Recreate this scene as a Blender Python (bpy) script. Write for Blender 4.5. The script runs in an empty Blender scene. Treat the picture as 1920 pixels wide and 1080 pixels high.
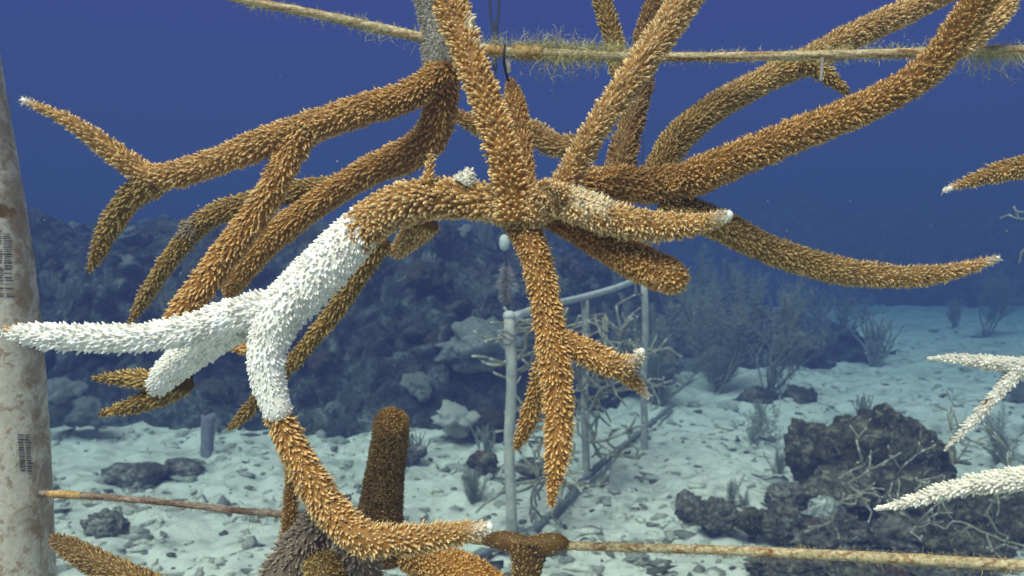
import bpy, bmesh, math, random
import numpy as np
from mathutils import Vector, noise

# ------------------------------------------------------------------ camera, world, sun, exposure
R = math.radians
sc = bpy.context.scene
COL = sc.collection
W, H = 1920, 1080
HFOV = R(60)
F = W / (2 * math.tan(HFOV / 2))              # focal length in photo pixels
CAM_Z = 0.90
PITCH = -math.atan(80 / F)                    # horizon at y = 460
cam_d = bpy.data.cameras.new('camera')
cam = bpy.data.objects.new('camera', cam_d)
COL.objects.link(cam)
cam.location = (0, 0, CAM_Z)
cam.rotation_euler = (R(90) + PITCH, 0, 0)
cam_d.sensor_width = 36
cam_d.lens = 18 / math.tan(HFOV / 2)
cam_d.clip_start = 0.01
cam_d.clip_end = 400
cam_d.dof.use_dof = True
cam_d.dof.focus_distance = 0.46
cam_d.dof.aperture_fstop = 25
sc.camera = cam
sc.render.resolution_x, sc.render.resolution_y = 1024, 576
sc.render.engine = 'CYCLES'
sc.cycles.use_denoising = True
sc.cycles.max_bounces = 5
sc.cycles.diffuse_bounces = 3
sc.cycles.volume_bounces = 0

SUN_ELEV, SUN_AZ = R(55), R(206)              # azimuth clockwise from +Y (north)
sun_dir = Vector((math.sin(SUN_AZ) * math.cos(SUN_ELEV), math.cos(SUN_AZ) * math.cos(SUN_ELEV), math.sin(SUN_ELEV)))
WATER_LOW = (0.0119, 0.0180, 0.061)          # the same water towards the horizon
WATER = (0.0142, 0.0142, 0.079)                 # blue of deep open water, scene linear
world = bpy.data.worlds.new('World')
sc.world = world
world.use_nodes = True
nt = world.node_tree
nt.nodes.clear()
out = nt.nodes.new('ShaderNodeOutputWorld')
bg = nt.nodes.new('ShaderNodeBackground')
bg.inputs['Strength'].default_value = 0.060
sky = nt.nodes.new('ShaderNodeTexSky')
sky.sky_type = 'NISHITA'
sky.sun_disc = False
sky.sun_elevation = SUN_ELEV
sky.sun_rotation = SUN_AZ
tc = nt.nodes.new('ShaderNodeTexCoord')
sep = nt.nodes.new('ShaderNodeSeparateXYZ')
mr = nt.nodes.new('ShaderNodeMapRange')
mr.interpolation_type = 'SMOOTHSTEP'
mr.inputs['From Min'].default_value = 0.30
mr.inputs['From Max'].default_value = 0.80
tint = nt.nodes.new('ShaderNodeMix')
tint.data_type = 'RGBA'
tint.blend_type = 'MULTIPLY'
tint.inputs[0].default_value = 1.0
tint.inputs[7].default_value = (1.95, 1.10, 0.43, 1)   # skylight after the camera's white balance
mix = nt.nodes.new('ShaderNodeMix')
mix.data_type = 'RGBA'
nt.links.new(tc.outputs['Generated'], sep.inputs[0])
nt.links.new(sep.outputs['Z'], mr.inputs['Value'])
nt.links.new(sky.outputs['Color'], tint.inputs[6])
nt.links.new(mr.outputs['Result'], mix.inputs[0])
wr = nt.nodes.new('ShaderNodeValToRGB')
wr.color_ramp.elements[0].position = 0.5
wr.color_ramp.elements[0].color = tuple(c / 0.060 for c in WATER_LOW) + (1,)
wr.color_ramp.elements[1].position = 0.66
wr.color_ramp.elements[1].color = tuple(c / 0.060 for c in WATER) + (1,)
mr2 = nt.nodes.new('ShaderNodeMapRange')
mr2.inputs['From Min'].default_value = -1.0
nt.links.new(sep.outputs['Z'], mr2.inputs['Value'])
nt.links.new(mr2.outputs['Result'], wr.inputs[0])
nt.links.new(wr.outputs[0], mix.inputs[6])
nt.links.new(tint.outputs[2], mix.inputs[7])
nt.links.new(mix.outputs[2], bg.inputs['Color'])
nt.links.new(bg.outputs[0], out.inputs['Surface'])

sun_d = bpy.data.lights.new('sun', 'SUN')
sun_d.energy = 1.5
sun_d.angle = R(35)
sun_d.color = (1.0, 0.94, 0.82)
sun = bpy.data.objects.new('sun', sun_d)
COL.objects.link(sun)
sun.location = (0, 0, 5)
sun.rotation_euler = sun_dir.to_track_quat('Z', 'Y').to_euler()

sc.view_settings.view_transform = 'Standard'
sc.view_settings.look = 'None'
sc.view_settings.gamma = 1.0
sc.view_settings.exposure = 2.05

HAZE_DENSITY = 0.235
HAZE_COLOR = (0.082, 0.118, 0.325)

# ------------------------------------------------------------------ helpers
rng = np.random.default_rng(7)
random.seed(7)
noise.seed_set(11)
CP, SP = math.cos(PITCH), math.sin(PITCH)


def unproj(x, y, d):
    """photo pixel + distance along the view axis -> world point"""
    u, v = (x - W / 2) / F * d, (H / 2 - y) / F * d
    return np.array((u, d * CP - v * SP, CAM_Z + d * SP + v * CP))


def gz(x, y):
    """height of the sand"""
    p = Vector((x * 0.9, y * 0.9, 3.1))
    h = 0.05 * noise.noise(p * 0.8) + 0.035 * noise.noise(p * 2.3) + 0.032 * abs(noise.noise(p * 5.1)) \
        + 0.022 * noise.noise(p * 11.7) + 0.012 * noise.noise(p * 23.0)
    return h - 0.02


def ground_at(px, py):
    """where the view ray through a photo pixel meets the sand"""
    o = np.array((0, 0, CAM_Z))
    r = unproj(px, py, 1.0) - o
    z = 0.0
    for _ in range(6):
        t = (z - CAM_Z) / min(r[2], -0.004)
        p = o + r * t
        z = gz(p[0], p[1])
    return np.array((p[0], p[1], z)), t


def tag(o, label=None, cat=None, group=None, kind=None):
    if label: o['label'] = label
    if cat: o['category'] = cat
    if group: o['group'] = group
    if kind: o['kind'] = kind
    return o


def thing(name, label, cat, loc=(0, 0, 0), group=None):
    o = bpy.data.objects.new(name, None)
    o.empty_display_size = 0.02
    o.location = tuple(loc)
    COL.objects.link(o)
    return tag(o, label, cat, group)


def world_loc(o):
    v = np.array(o.location)
    while o.parent:
        o = o.parent
        v = v + np.array(o.location)
    return v


def mesh_obj(name, V, quads=None, tris=None, mat=None, parent=None, col=None, smooth=True, loc=None):
    """one mesh object from arrays in world coordinates"""
    V = np.asarray(V, float).reshape(-1, 3)
    base = world_loc(parent) if parent else (np.array(loc, float) if loc is not None else np.zeros(3))
    me = bpy.data.meshes.new(name)
    q = np.asarray(quads if quads is not None else [], np.int32).reshape(-1, 4)
    t = np.asarray(tris if tris is not None else [], np.int32).reshape(-1, 3)
    me.vertices.add(len(V))
    me.vertices.foreach_set('co', (V - base).astype(np.float32).ravel())
    me.loops.add(q.size + t.size)
    me.loops.foreach_set('vertex_index', np.concatenate([q.ravel(), t.ravel()]).astype(np.int32))
    me.polygons.add(len(q) + len(t))
    starts = np.concatenate([np.arange(len(q)) * 4, len(q) * 4 + np.arange(len(t)) * 3]).astype(np.int32)
    me.polygons.foreach_set('loop_start', starts)
    me.update(calc_edges=True)
    me.validate()
    me.polygons.foreach_set('use_smooth', np.full(len(me.polygons), smooth, bool))
    if col is not None:
        a = me.attributes.new('Col', 'FLOAT_COLOR', 'POINT')
        c = np.ones((len(V), 4), np.float32)
        c[:, :3] = col
        a.data.foreach_set('color', c.ravel())
    if mat: me.materials.append(mat)
    o = bpy.data.objects.new(name, me)
    COL.objects.link(o)
    if parent: o.parent = parent
    elif loc is not None: o.location = tuple(loc)
    return o


class Geo:
    """collects vertex / face arrays of one mesh"""
    def __init__(s): s.V, s.Q, s.T, s.C, s.n = [], [], [], [], 0
    def add(s, V, Q=None, T=None, C=(1, 1, 1)):
        V = np.asarray(V, float).reshape(-1, 3)
        s.V.append(V)
        if Q is not None and len(Q): s.Q.append(np.asarray(Q, int).reshape(-1, 4) + s.n)
        if T is not None and len(T): s.T.append(np.asarray(T, int).reshape(-1, 3) + s.n)
        C = np.asarray(C, float)
        s.C.append(np.broadcast_to(C, (len(V), 3)) if C.ndim == 1 else C)
        s.n += len(V)
    def build(s, name, mat, parent=None, smooth=True, loc=None):
        return mesh_obj(name, np.concatenate(s.V), np.concatenate(s.Q) if s.Q else None,
                        np.concatenate(s.T) if s.T else None, mat, parent, np.concatenate(s.C), smooth, loc)


def unit(a): return a / np.maximum(np.linalg.norm(a, axis=-1, keepdims=True), 1e-12)


def catmull(C, per=14):
    C = np.asarray(C, float)
    P = np.vstack([2 * C[0] - C[1], C, 2 * C[-1] - C[-2]])
    res = []
    for i in range(1, len(P) - 2):
        for t in np.linspace(0, 1, per, endpoint=False):
            a, b, c, d = P[i - 1], P[i], P[i + 1], P[i + 2]
            res.append(.5 * (2 * b + (c - a) * t + (2 * a - 5 * b + 4 * c - d) * t * t + (3 * b - a - 3 * c + d) * t ** 3))
    res.append(C[-1])
    return np.array(res)


def resample(S, step):
    seg = np.linalg.norm(np.diff(S[:, :3], axis=0), axis=1)
    s = np.concatenate([[0], np.cumsum(seg)])
    n = max(4, int(s[-1] / step))
    q = np.linspace(0, s[-1], n + 1)
    return np.stack([np.interp(q, s, S[:, k]) for k in range(S.shape[1])], 1), q


def frames(P):
    T = unit(np.gradient(P, axis=0))
    U = np.zeros_like(P)
    a = np.array((0, 0, 1.0)) if abs(T[0][2]) < .9 else np.array((1.0, 0, 0))
    U[0] = unit(a - T[0] * a.dot(T[0]))
    for i in range(1, len(P)):
        u = U[i - 1] - T[i] * U[i - 1].dot(T[i])
        U[i] = unit(u)
    return T, U, np.cross(T, U)


def tube(P, r, sides=12, cap=True):
    """swept tube -> V, quads, tris"""
    P = np.asarray(P, float)
    r = np.broadcast_to(np.asarray(r, float), (len(P),))
    T, U, B = frames(P)
    a = np.arange(sides) / sides * 2 * math.pi
    ring = np.cos(a)[None, :, None] * U[:, None] + np.sin(a)[None, :, None] * B[:, None]
    V = (P[:, None] + ring * r[:, None, None]).reshape(-1, 3)
    i, j = np.meshgrid(np.arange(len(P) - 1), np.arange(sides), indexing='ij')
    j2 = (j + 1) % sides
    Q = np.stack([i * sides + j, i * sides + j2, (i + 1) * sides + j2, (i + 1) * sides + j], -1).reshape(-1, 4)
    Tr = []
    if cap:
        n = len(V)
        V = np.vstack([V, P[0], P[-1]])
        m = (len(P) - 1) * sides
        Tr = [(n, (k + 1) % sides, k) for k in range(sides)] + [(n + 1, m + k, m + (k + 1) % sides) for k in range(sides)]
    return V, Q, np.array(Tr, int).reshape(-1, 3)


def ball(c, r, n=10, m=14, zs=1.0, axis=None):
    """uv ball; returns V, Q, T (degenerate poles as small rings)"""
    th = np.linspace(0.02, math.pi - 0.02, n)
    P = np.array(c) + np.outer(np.cos(th) * r * zs, np.array(axis if axis is not None else (0, 0, 1.0)))
    return tube(P, np.sin(th) * r, m)


def ribbons(base, direc, length, width, segs=3, wander=.35, tcol=None):
    """thin tapering hairs; each a strip of quads ending in a triangle"""
    n = len(base)
    d = unit(direc)
    side = unit(np.cross(d, rng.normal(size=(n, 3))))
    pts = [base]
    p = base
    for k in range(segs):
        d = unit(d + rng.normal(size=(n, 3)) * wander)
        p = p + d * (length / segs)[:, None]
        pts.append(p)
    V = []
    for k in range(segs):
        w = (width * (1 - k / segs * .6))[:, None] * .5
        V += [pts[k] - side * w, pts[k] + side * w]
    V.append(pts[-1])
    m = 2 * segs + 1
    V = np.stack(V, 1).reshape(-1, 3)
    o = np.arange(n)[:, None] * m
    Q = [o + np.array([[2 * k, 2 * k + 1, 2 * k + 3, 2 * k + 2]]) for k in range(segs - 1)]
    Q = np.concatenate(Q) if Q else None
    T = o + np.array([[2 * segs - 2, 2 * segs - 1, 2 * segs]])
    return V, Q, T, m


# ------------------------------------------------------------------ materials
def new_mat(name, rough=.7, spec=.25):
    m = bpy.data.materials.new(name)
    m.use_nodes = True
    b = m.node_tree.nodes['Principled BSDF']
    b.inputs['Roughness'].default_value = rough
    b.inputs['Specular IOR Level'].default_value = spec
    return m, m.node_tree, b


def node(t, kind, **kw):
    n = t.nodes.new(kind)
    for k, v in kw.items():
        if k in n.inputs: n.inputs[k].default_value = v
        else: setattr(n, k, v)
    return n


def ramp(t, fac, stops):
    r = t.nodes.new('ShaderNodeValToRGB')
    e = r.color_ramp.elements
    while len(e) < len(stops): e.new(.5)
    for k, (p, c) in enumerate(stops):
        e[k].position = p
        e[k].color = tuple(c) + (1,) if len(c) == 3 else c
    t.links.new(fac, r.inputs[0])
    return r.outputs[0]


def mixc(t, fac, a, b, blend='MIX'):
    m = t.nodes.new('ShaderNodeMix')
    m.data_type = 'RGBA'
    m.blend_type = blend
    for s, v in ((0, fac), (6, a), (7, b)):
        if isinstance(v, (int, float)): m.inputs[s].default_value = v
        elif isinstance(v, tuple): m.inputs[s].default_value = v + (1,)
        else: t.links.new(v, m.inputs[s])
    return m.outputs[2]


def nz(t, scale, detail=5, rough=.6, dist=0, coord=None):
    n = node(t, 'ShaderNodeTexNoise', Scale=scale, Detail=detail, Roughness=rough, Distortion=dist)
    if coord is None:
        coord = t.nodes.new('ShaderNodeNewGeometry').outputs['Position']
    t.links.new(coord, n.inputs['Vector'])
    return n.outputs['Fac']


def objc(t): return t.nodes.new('ShaderNodeTexCoord').outputs['Object']


def bump(t, b, h, strength=.5, dist=.01):
    n = node(t, 'ShaderNodeBump', Strength=strength, Distance=dist)
    t.links.new(h, n.inputs['Height'])
    t.links.new(n.outputs[0], b.inputs['Normal'])


def attr(t): return node(t, 'ShaderNodeAttribute', attribute_name='Col').outputs['Color']


def mat_attr(name, rough=.65, spec=.25, scale=600, var=.35, bs=.3, bd=.0006, sss=0):
    """albedo from the mesh's own colouring with a fine mottle"""
    m, t, b = new_mat(name, rough, spec)
    n = nz(t, scale, 4, .65, 0, objc(t))
    v = ramp(t, n, [(.25, (1 - var,) * 3), (.75, (1 + var,) * 3)])
    t.links.new(mixc(t, 1.0, attr(t), v, 'MULTIPLY'), b.inputs['Base Color'])
    if bs: bump(t, b, n, bs, bd)
    if sss:
        b.inputs['Subsurface Weight'].default_value = sss
        b.inputs['Subsurface Radius'].default_value = (.0030, .0028, .0025)
    return m


M_CORAL = mat_attr('coral_tissue', .6, .3, 500, .3, .35, .0006)
M_BLEACH = mat_attr('bleached_tissue', .55, .25, 500, .08, .2, .0005, .7)
M_FUZZ = mat_attr('algae_hair', .8, .1, 200, .15, 0)


def mat_tip():
    m, t, b = new_mat('coral_tip_white', .45, .35)
    n = nz(t, 900, 3, .6, 0, objc(t))
    t.links.new(ramp(t, n, [(.3, (.74, .74, .68)), (.8, (.9, .9, .86))]), b.inputs['Base Color'])
    bump(t, b, n, .3, .0004)
    return m


def mat_pole():
    m, t, b = new_mat('stained_pvc', .55, .35)
    c = objc(t)
    big, mid, fine = nz(t, 14, 5, .62, .4, c), nz(t, 45, 6, .7, .6, c), nz(t, 320, 4, .6, 0, c)
    col = ramp(t, fine, [(.3, (.62, .56, .45)), (.75, (.82, .77, .66))])
    col = mixc(t, ramp(t, mid, [(.58, (0, 0, 0)), (.70, (.7, .7, .7))]), col, (.46, .33, .23))
    col = mixc(t, ramp(t, big, [(.60, (0, 0, 0)), (.74, (.5, .5, .5))]), col, (.42, .30, .19))
    spk = nz(t, 130, 4, .7, .4, c)
    col = mixc(t, ramp(t, spk, [(.54, (0, 0, 0)), (.62, (.75, .75, .75))]), col, (.40, .25, .15))
    sp = nz(t, 26, 3, .5, .3, c)
    col = mixc(t, ramp(t, sp, [(.70, (0, 0, 0)), (.73, (1, 1, 1))]), col, (.20, .11, .03))
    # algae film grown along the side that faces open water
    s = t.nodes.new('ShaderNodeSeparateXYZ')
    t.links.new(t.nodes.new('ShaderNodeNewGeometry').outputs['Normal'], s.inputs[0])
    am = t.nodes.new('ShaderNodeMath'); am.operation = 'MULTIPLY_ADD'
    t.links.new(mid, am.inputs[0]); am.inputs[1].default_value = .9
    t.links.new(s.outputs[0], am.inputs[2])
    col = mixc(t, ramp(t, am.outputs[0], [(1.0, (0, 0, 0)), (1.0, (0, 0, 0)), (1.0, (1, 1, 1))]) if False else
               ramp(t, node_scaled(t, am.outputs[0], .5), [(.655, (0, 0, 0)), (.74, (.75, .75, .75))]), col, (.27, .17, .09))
    t.links.new(col, b.inputs['Base Color'])
    bump(t, b, mid, .35, .002)
    return m


def node_scaled(t, v, k):
    n = t.nodes.new('ShaderNodeMath'); n.operation = 'MULTIPLY'
    t.links.new(v, n.inputs[0]); n.inputs[1].default_value = k
    return n.outputs[0]


def mat_streaky(name, stops, scale=60, stretch=.12, fine=500, bd=.0008):
    m, t, b = new_mat(name, .7, .2)
    mp = node(t, 'ShaderNodeMapping')
    t.links.new(objc(t), mp.inputs[0])
    mp.inputs['Scale'].default_value = (stretch, 1, 1)
    n = nz(t, scale, 6, .7, .5, mp.outputs[0])
    f = nz(t, fine, 4, .6, 0, objc(t))
    c = mixc(t, 1.0, ramp(t, n, stops), ramp(t, f, [(.3, (.5,) * 3), (.7, (1.35,) * 3)]), 'MULTIPLY')
    t.links.new(c, b.inputs['Base Color'])
    bump(t, b, f, .6, bd)
    return m


def mat_sand():
    m, t, b = new_mat('coral_sand', .9, .1)
    a, c, d, e = nz(t, 1.7, 6, .62, .8), nz(t, 6.5, 7, .68, .6), nz(t, 24, 7, .75, .5), nz(t, 120, 5, .75)
    col = ramp(t, e, [(.3, (.74, .745, .62)), (.72, (.90, .91, .77))])
    col = mixc(t, ramp(t, c, [(.50, (0, 0, 0)), (.64, (.75, .75, .75))]), col, (.33, .35, .28))
    col = mixc(t, ramp(t, a, [(.53, (0, 0, 0)), (.68, (.6, .6, .6))]), col, (.33, .36, .29))
    col = mixc(t, ramp(t, d, [(.55, (0, 0, 0)), (.68, (.7, .7, .7))]), col, (.24, .26, .20))
    t.links.new(col, b.inputs['Base Color'])
    h = mixc(t, .5, c, d)
    bump(t, b, h, .5, .04)
    return m


def mat_rock(name, lo, mid, hi, accents=(), scale=9, bd=.03):
    """mottled reef rock; coordinates are the object's own"""
    m, t, b = new_mat(name, .85, .12)
    c = objc(t)
    ad = t.nodes.new('ShaderNodeVectorMath'); ad.operation = 'ADD'
    rnd = t.nodes.new('ShaderNodeObjectInfo').outputs['Random']
    ms = t.nodes.new('ShaderNodeMath'); ms.operation = 'MULTIPLY'; ms.inputs[1].default_value = 31
    t.links.new(rnd, ms.inputs[0]); t.links.new(c, ad.inputs[0]); t.links.new(ms.outputs[0], ad.inputs[1])
    c = ad.outputs[0]
    a, f = nz(t, scale, 7, .72, .7, c), nz(t, scale * 6, 6, .7, .3, c)
    col = ramp(t, a, [(.34, lo), (.52, mid), (.68, hi)])
    col = mixc(t, 1.0, col, ramp(t, f, [(.34, (.25,) * 3), (.66, (2.0,) * 3)]), 'MULTIPLY')
    for k, (ac, thr, s2) in enumerate(accents):
        g = nz(t, s2, 4, .6, .8 + k, c)
        col = mixc(t, ramp(t, g, [(thr, (0, 0, 0)), (thr + .05, (.85, .85, .85))]), col, ac)
    t.links.new(col, b.inputs['Base Color'])
    bump(t, b, mixc(t, .5, a, f), 1.0, bd)
    return m


def mat_plain(name, c1, c2, scale=30, rough=.7, bd=.002, spec=.2):
    m, t, b = new_mat(name, rough, spec)
    n = nz(t, scale, 5, .65, .3, objc(t))
    t.links.new(ramp(t, n, [(.32, c1), (.68, c2)]), b.inputs['Base Color'])
    if bd: bump(t, b, n, .6, bd)
    return m


M_TIP = mat_tip()
M_POLE = mat_pole()
M_INK = mat_plain('faded_black_ink', (.05, .05, .05), (.27, .25, .23), 300, .8, 0)
M_ROD = mat_streaky('rod_cream_rust', [(.34, (.20, .075, .03)), (.43, (.36, .24, .11)), (.53, (.58, .50, .32)), (.62, (.36, .29, .13)), (.74, (.62, .57, .42))], 240, .05)
M_ROD2 = mat_streaky('rod_red_crust', [(.32, (.10, .05, .04)), (.46, (.19, .12, .09)), (.58, (.36, .29, .22)), (.70, (.17, .09, .07))], 220, .10)
M_FERRULE = mat_streaky('corroded_sleeve', [(.3, (.16, .07, .02)), (.5, (.45, .27, .09)), (.7, (.62, .50, .28))], 130, .3)
M_METAL = mat_plain('dull_grey_metal', (.18, .17, .15), (.42, .40, .36), 300, .5, .0004, .5)
M_SAND = mat_sand()
M_REEF = mat_rock('reef_rock', (.022, .026, .026), (.085, .098, .085), (.30, .33, .28),
                  [((.40, .44, .36), .66, 4.1), ((.13, .08, .08), .64, 4.3), ((.17, .19, .08), .63, 5.2)], 7, .08)
M_ROCKS = [mat_rock('boulder_olive', (.020, .019, .012), (.085, .076, .045), (.30, .28, .18), [((.15, .055, .035), .62, 8), ((.34, .36, .22), .60, 30), ((.40, .40, .30), .66, 11)], 13, .02),
           mat_rock('boulder_grey', (.035, .034, .026), (.15, .142, .105), (.42, .41, .33), [((.14, .075, .055), .66, 8), ((.48, .50, .42), .62, 32)], 14, .02),
           mat_rock('boulder_purple', (.034, .030, .021), (.14, .122, .085), (.38, .35, .25), [((.28, .30, .24), .66, 8)], 14, .02),
           mat_rock('boulder_pale', (.15, .165, .15), (.36, .39, .33), (.60, .63, .54), [((.12, .12, .08), .62, 8)], 12, .02)]
M_RUBBLE = [mat_rock('rubble_grey', (.24, .255, .20), (.45, .47, .38), (.70, .71, .58), [], 22, .01),
            mat_rock('rubble_pale', (.40, .41, .33), (.60, .61, .50), (.80, .80, .66), [], 22, .01)]
M_SEAFAN = mat_plain('gorgonian_grey', (.19, .21, .17), (.36, .38, .30), 40, .9, 0)
M_PLUME = mat_plain('gorgonian_pale', (.13, .15, .11), (.26, .28, .20), 40, .9, 0)
M_TWIG = mat_attr('twig_coral_olive', .8, .1, 80, .4, .4, .002)
M_PIPE = mat_plain('grey_white_pipe', (.30, .30, .25), (.62, .61, .50), 22, .7, .003)
M_BAR = mat_plain('white_pipe', (.50, .52, .48), (.74, .75, .70), 25, .6, .002)
M_DARKRAIL = mat_plain('overgrown_rail', (.13, .145, .135), (.32, .34, .31), 30, .9, .01)
M_ROPE = mat_plain('dark_rope', (.02, .022, .025), (.07, .07, .07), 120, .9, .001)
M_FLOAT = mat_plain('float_white', (.52, .58, .50), (.70, .74, .66), 60, .6, .001)
M_SPONGE = mat_plain('tube_sponge_violet', (.17, .16, .19), (.32, .31, .34), 40, .9, .006)

# ------------------------------------------------------------------ haze (the water between camera and far things)
def build_haze():
    m = bpy.data.materials.new('sea_water_haze')
    m.use_nodes = True
    t = m.node_tree
    t.nodes.clear()
    o = t.nodes.new('ShaderNodeOutputMaterial')
    v = t.nodes.new('ShaderNodeVolumePrincipled')
    v.inputs['Color'].default_value = HAZE_COLOR + (1,)
    v.inputs['Density'].default_value = HAZE_DENSITY
    v.inputs['Absorption Color'].default_value = (0.0, 0.1, 0.3, 1)
    v.inputs['Anisotropy'].default_value = 0.0
    t.links.new(v.outputs[0], o.inputs['Volume'])
    x, y0, y1, z0, z1 = 62, -62, 62, -1.6, 2.75
    V = [(a, b, c) for a in (-x, x) for b in (y0, y1) for c in (z0, z1)]
    Q = [(0, 1, 3, 2), (4, 6, 7, 5), (0, 4, 5, 1), (2, 3, 7, 6), (0, 2, 6, 4), (1, 5, 7, 3)]
    h = mesh_obj('haze', V, Q, None, m, smooth=False)
    tag(h, kind='stuff')


# ------------------------------------------------------------------ sea floor
def build_sand():
    th = np.concatenate([np.linspace(-48, 48, 420), np.linspace(48, 312, 90)[1:-1]])
    th = np.radians(th)
    rr = np.concatenate([np.linspace(.3, 2.0, 26), np.geomspace(2.0, 14, 330)[1:], np.geomspace(14, 60, 50)[1:]])
    n, m = len(rr), len(th)
    V = np.zeros((n, m, 3))
    V[..., 0] = rr[:, None] * np.sin(th)
    V[..., 1] = rr[:, None] * np.cos(th)
    for i in range(n):
        for j in range(m):
            V[i, j, 2] = gz(V[i, j, 0], V[i, j, 1])
    i, j = np.meshgrid(np.arange(n - 1), np.arange(m), indexing='ij')
    j2 = (j + 1) % m
    Q = np.stack([i * m + j, (i + 1) * m + j, (i + 1) * m + j2, i * m + j2], -1).reshape(-1, 4)[:, ::-1]
    V = V.reshape(-1, 3)
    V = np.vstack([V, (0, 0, gz(0, 0))])
    T = [(len(V) - 1, (k + 1) % m, k) for k in range(m)]
    o = mesh_obj('sand', V, Q, T, M_SAND)
    tag(o, kind='structure')


def lumps(p, s):
    d = noise.voronoi(p * s)[0][0]
    return max(0.0, .55 - d)


REEF_PTS = []


def reef_front(x):
    if x < 0: return 4.35 + .12 * math.sin(x * 2.1)
    return 4.35 + 1.75 * (1 - math.exp(-x * x / .9)) + .25 * x


def reef_height(x):
    h = 1.02 if x < -1.2 else 1.02 - .10 * (x + 1.2)
    return max(.14, h if x < 1.0 else h - .32 * (x - 1.0))


def build_reef():
    nu, nv = 330, 130
    V = np.zeros((nu, nv, 3))
    for i in range(nu):
        x = -7 + 10.2 * i / (nu - 1)
        yf, h0 = reef_front(x), reef_height(x)
        for j in range(nv):
            v = j / (nv - 1)
            y = yf + 3.6 * v ** 1.45
            z = -.12 + (h0 + .12) * (1 - (1 - v) ** 3.6)
            p = Vector((x, y * .8, z))
            n1 = noise.noise(p * 1.1) * .28 + noise.noise(p * 2.7 + Vector((5, 1, 2))) * .18
            n2 = lumps(p, 3.2) * .34 + lumps(p + Vector((9, 3, 7)), 7.5) * .20
            n3 = noise.fractal(p * 9, .8, 2.1, 4) * .055
            k = min(1, v * 9) * .85 + .15
            dz = (n1 * .8 + n2 * .8 + n3) * k
            dy = -(n1 * .7 + n2 + n3 * 1.6 - .12) * k * (1 - v * .6)
            V[i, j] = (x + n3 * k, y + dy, z + dz * .75)
            if 6 < j < 110: REEF_PTS.append(((x, y + dy, z + dz * .75), v))
    i, j = np.meshgrid(np.arange(nu - 1), np.arange(nv - 1), indexing='ij')
    Q = np.stack([i * nv + j, (i + 1) * nv + j, (i + 1) * nv + j + 1, i * nv + j + 1], -1).reshape(-1, 4)
    tag(mesh_obj('reef_terrain', V, Q, None, M_REEF), kind='structure')
    # distant reef slope on the right
    nu, nv = 150, 40
    V = np.zeros((nu, nv, 3))
    for i in range(nu):
        x = -2 + 34 * i / (nu - 1)
        for j in range(nv):
            v = j / (nv - 1)
            y = 13.5 - .05 * x + 6 * v
            p = Vector((x, y, 0))
            z = -.1 + 1.55 * (1 - (1 - v) ** 3) + (noise.noise(p * .5) * .5 + lumps(p, 1.1) * .8 + noise.fractal(p * 2, .8, 2, 3) * .15) * min(1, v * 4)
            V[i, j] = (x, y, z)
    i, j = np.meshgrid(np.arange(nu - 1), np.arange(nv - 1), indexing='ij')
    Q = np.stack([i * nv + j, (i + 1) * nv + j, (i + 1) * nv + j + 1, i * nv + j + 1], -1).reshape(-1, 4)
    tag(mesh_obj('hill_reef_terrain', V, Q, None, M_REEF), kind='structure')


def build_turf():
    n = 15000
    pts = np.array([p for p, v in REEF_PTS if p[0] > -4 and v < .8])
    cl = np.array([noise.noise(Vector(p * 2.6)) for p in pts])
    w = np.clip(cl + .15, .02, 1); w /= w.sum()
    i = rng.choice(len(pts), n, p=w)
    base = pts[i] + rng.normal(size=(n, 3)) * .015
    ln = rng.gamma(2.2, .014, n) * (.6 + 1.2 * np.clip(cl[i], 0, 1))
    V, Q, T, m = ribbons(base, rng.normal(size=(n, 3)) * .5 + np.array((0, -.5, .6)), ln, rng.uniform(.003, .008, n), 3, .35)
    pal = np.array([(.08, .09, .065), (.15, .165, .125), (.10, .08, .075), (.28, .30, .24), (.13, .145, .07)])[(np.abs(cl[i] * 17).astype(int)) % 5]
    g = Geo()
    g.add(V, Q, T, np.repeat(pal * rng.uniform(.7, 1.2, (n, 1)), m, 0))
    tag(g.build('algae_turf', M_FUZZ, None, False), 'shaggy turf of algae and soft growth covering the reef', 'algae', kind='stuff')


def rock_mesh(seed, sub=4, sx=1, sy=1, sz=.75, rough=1.0, lump=.5):
    bm = bmesh.new()
    bmesh.ops.create_icosphere(bm, subdivisions=sub, radius=1)
    off = Vector((seed * 3.7, seed * 1.3, seed * 7.1))
    V = []
    for v in bm.verts:
        p = v.co.copy()
        d = 1 + rough * (.28 * noise.noise(p * 1.3 + off) + .20 * noise.noise(p * 3 + off) + .10 * noise.fractal(p * 7 + off, .7, 2.1, 4))
        d += lump * (lumps(p + off, 2.2) * .7 + lumps(p + off, 5) * .4)
        p *= d
        V.append((p.x * sx, p.y * sy, p.z * sz))
    bm.verts.index_update()
    T = [[q.index for q in f.verts] for f in bm.faces]
    bm.free()
    return np.array(V), np.array(T)


def copy_of(o, loc, scale, rz, mat=None):
    c = o.copy()
    COL.objects.link(c)
    c.location = loc
    c.scale = scale
    c.rotation_euler = (0, 0, rz)
    if mat:
        c.material_slots[0].link = 'OBJECT'
        c.material_slots[0].material = mat
    return c


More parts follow.
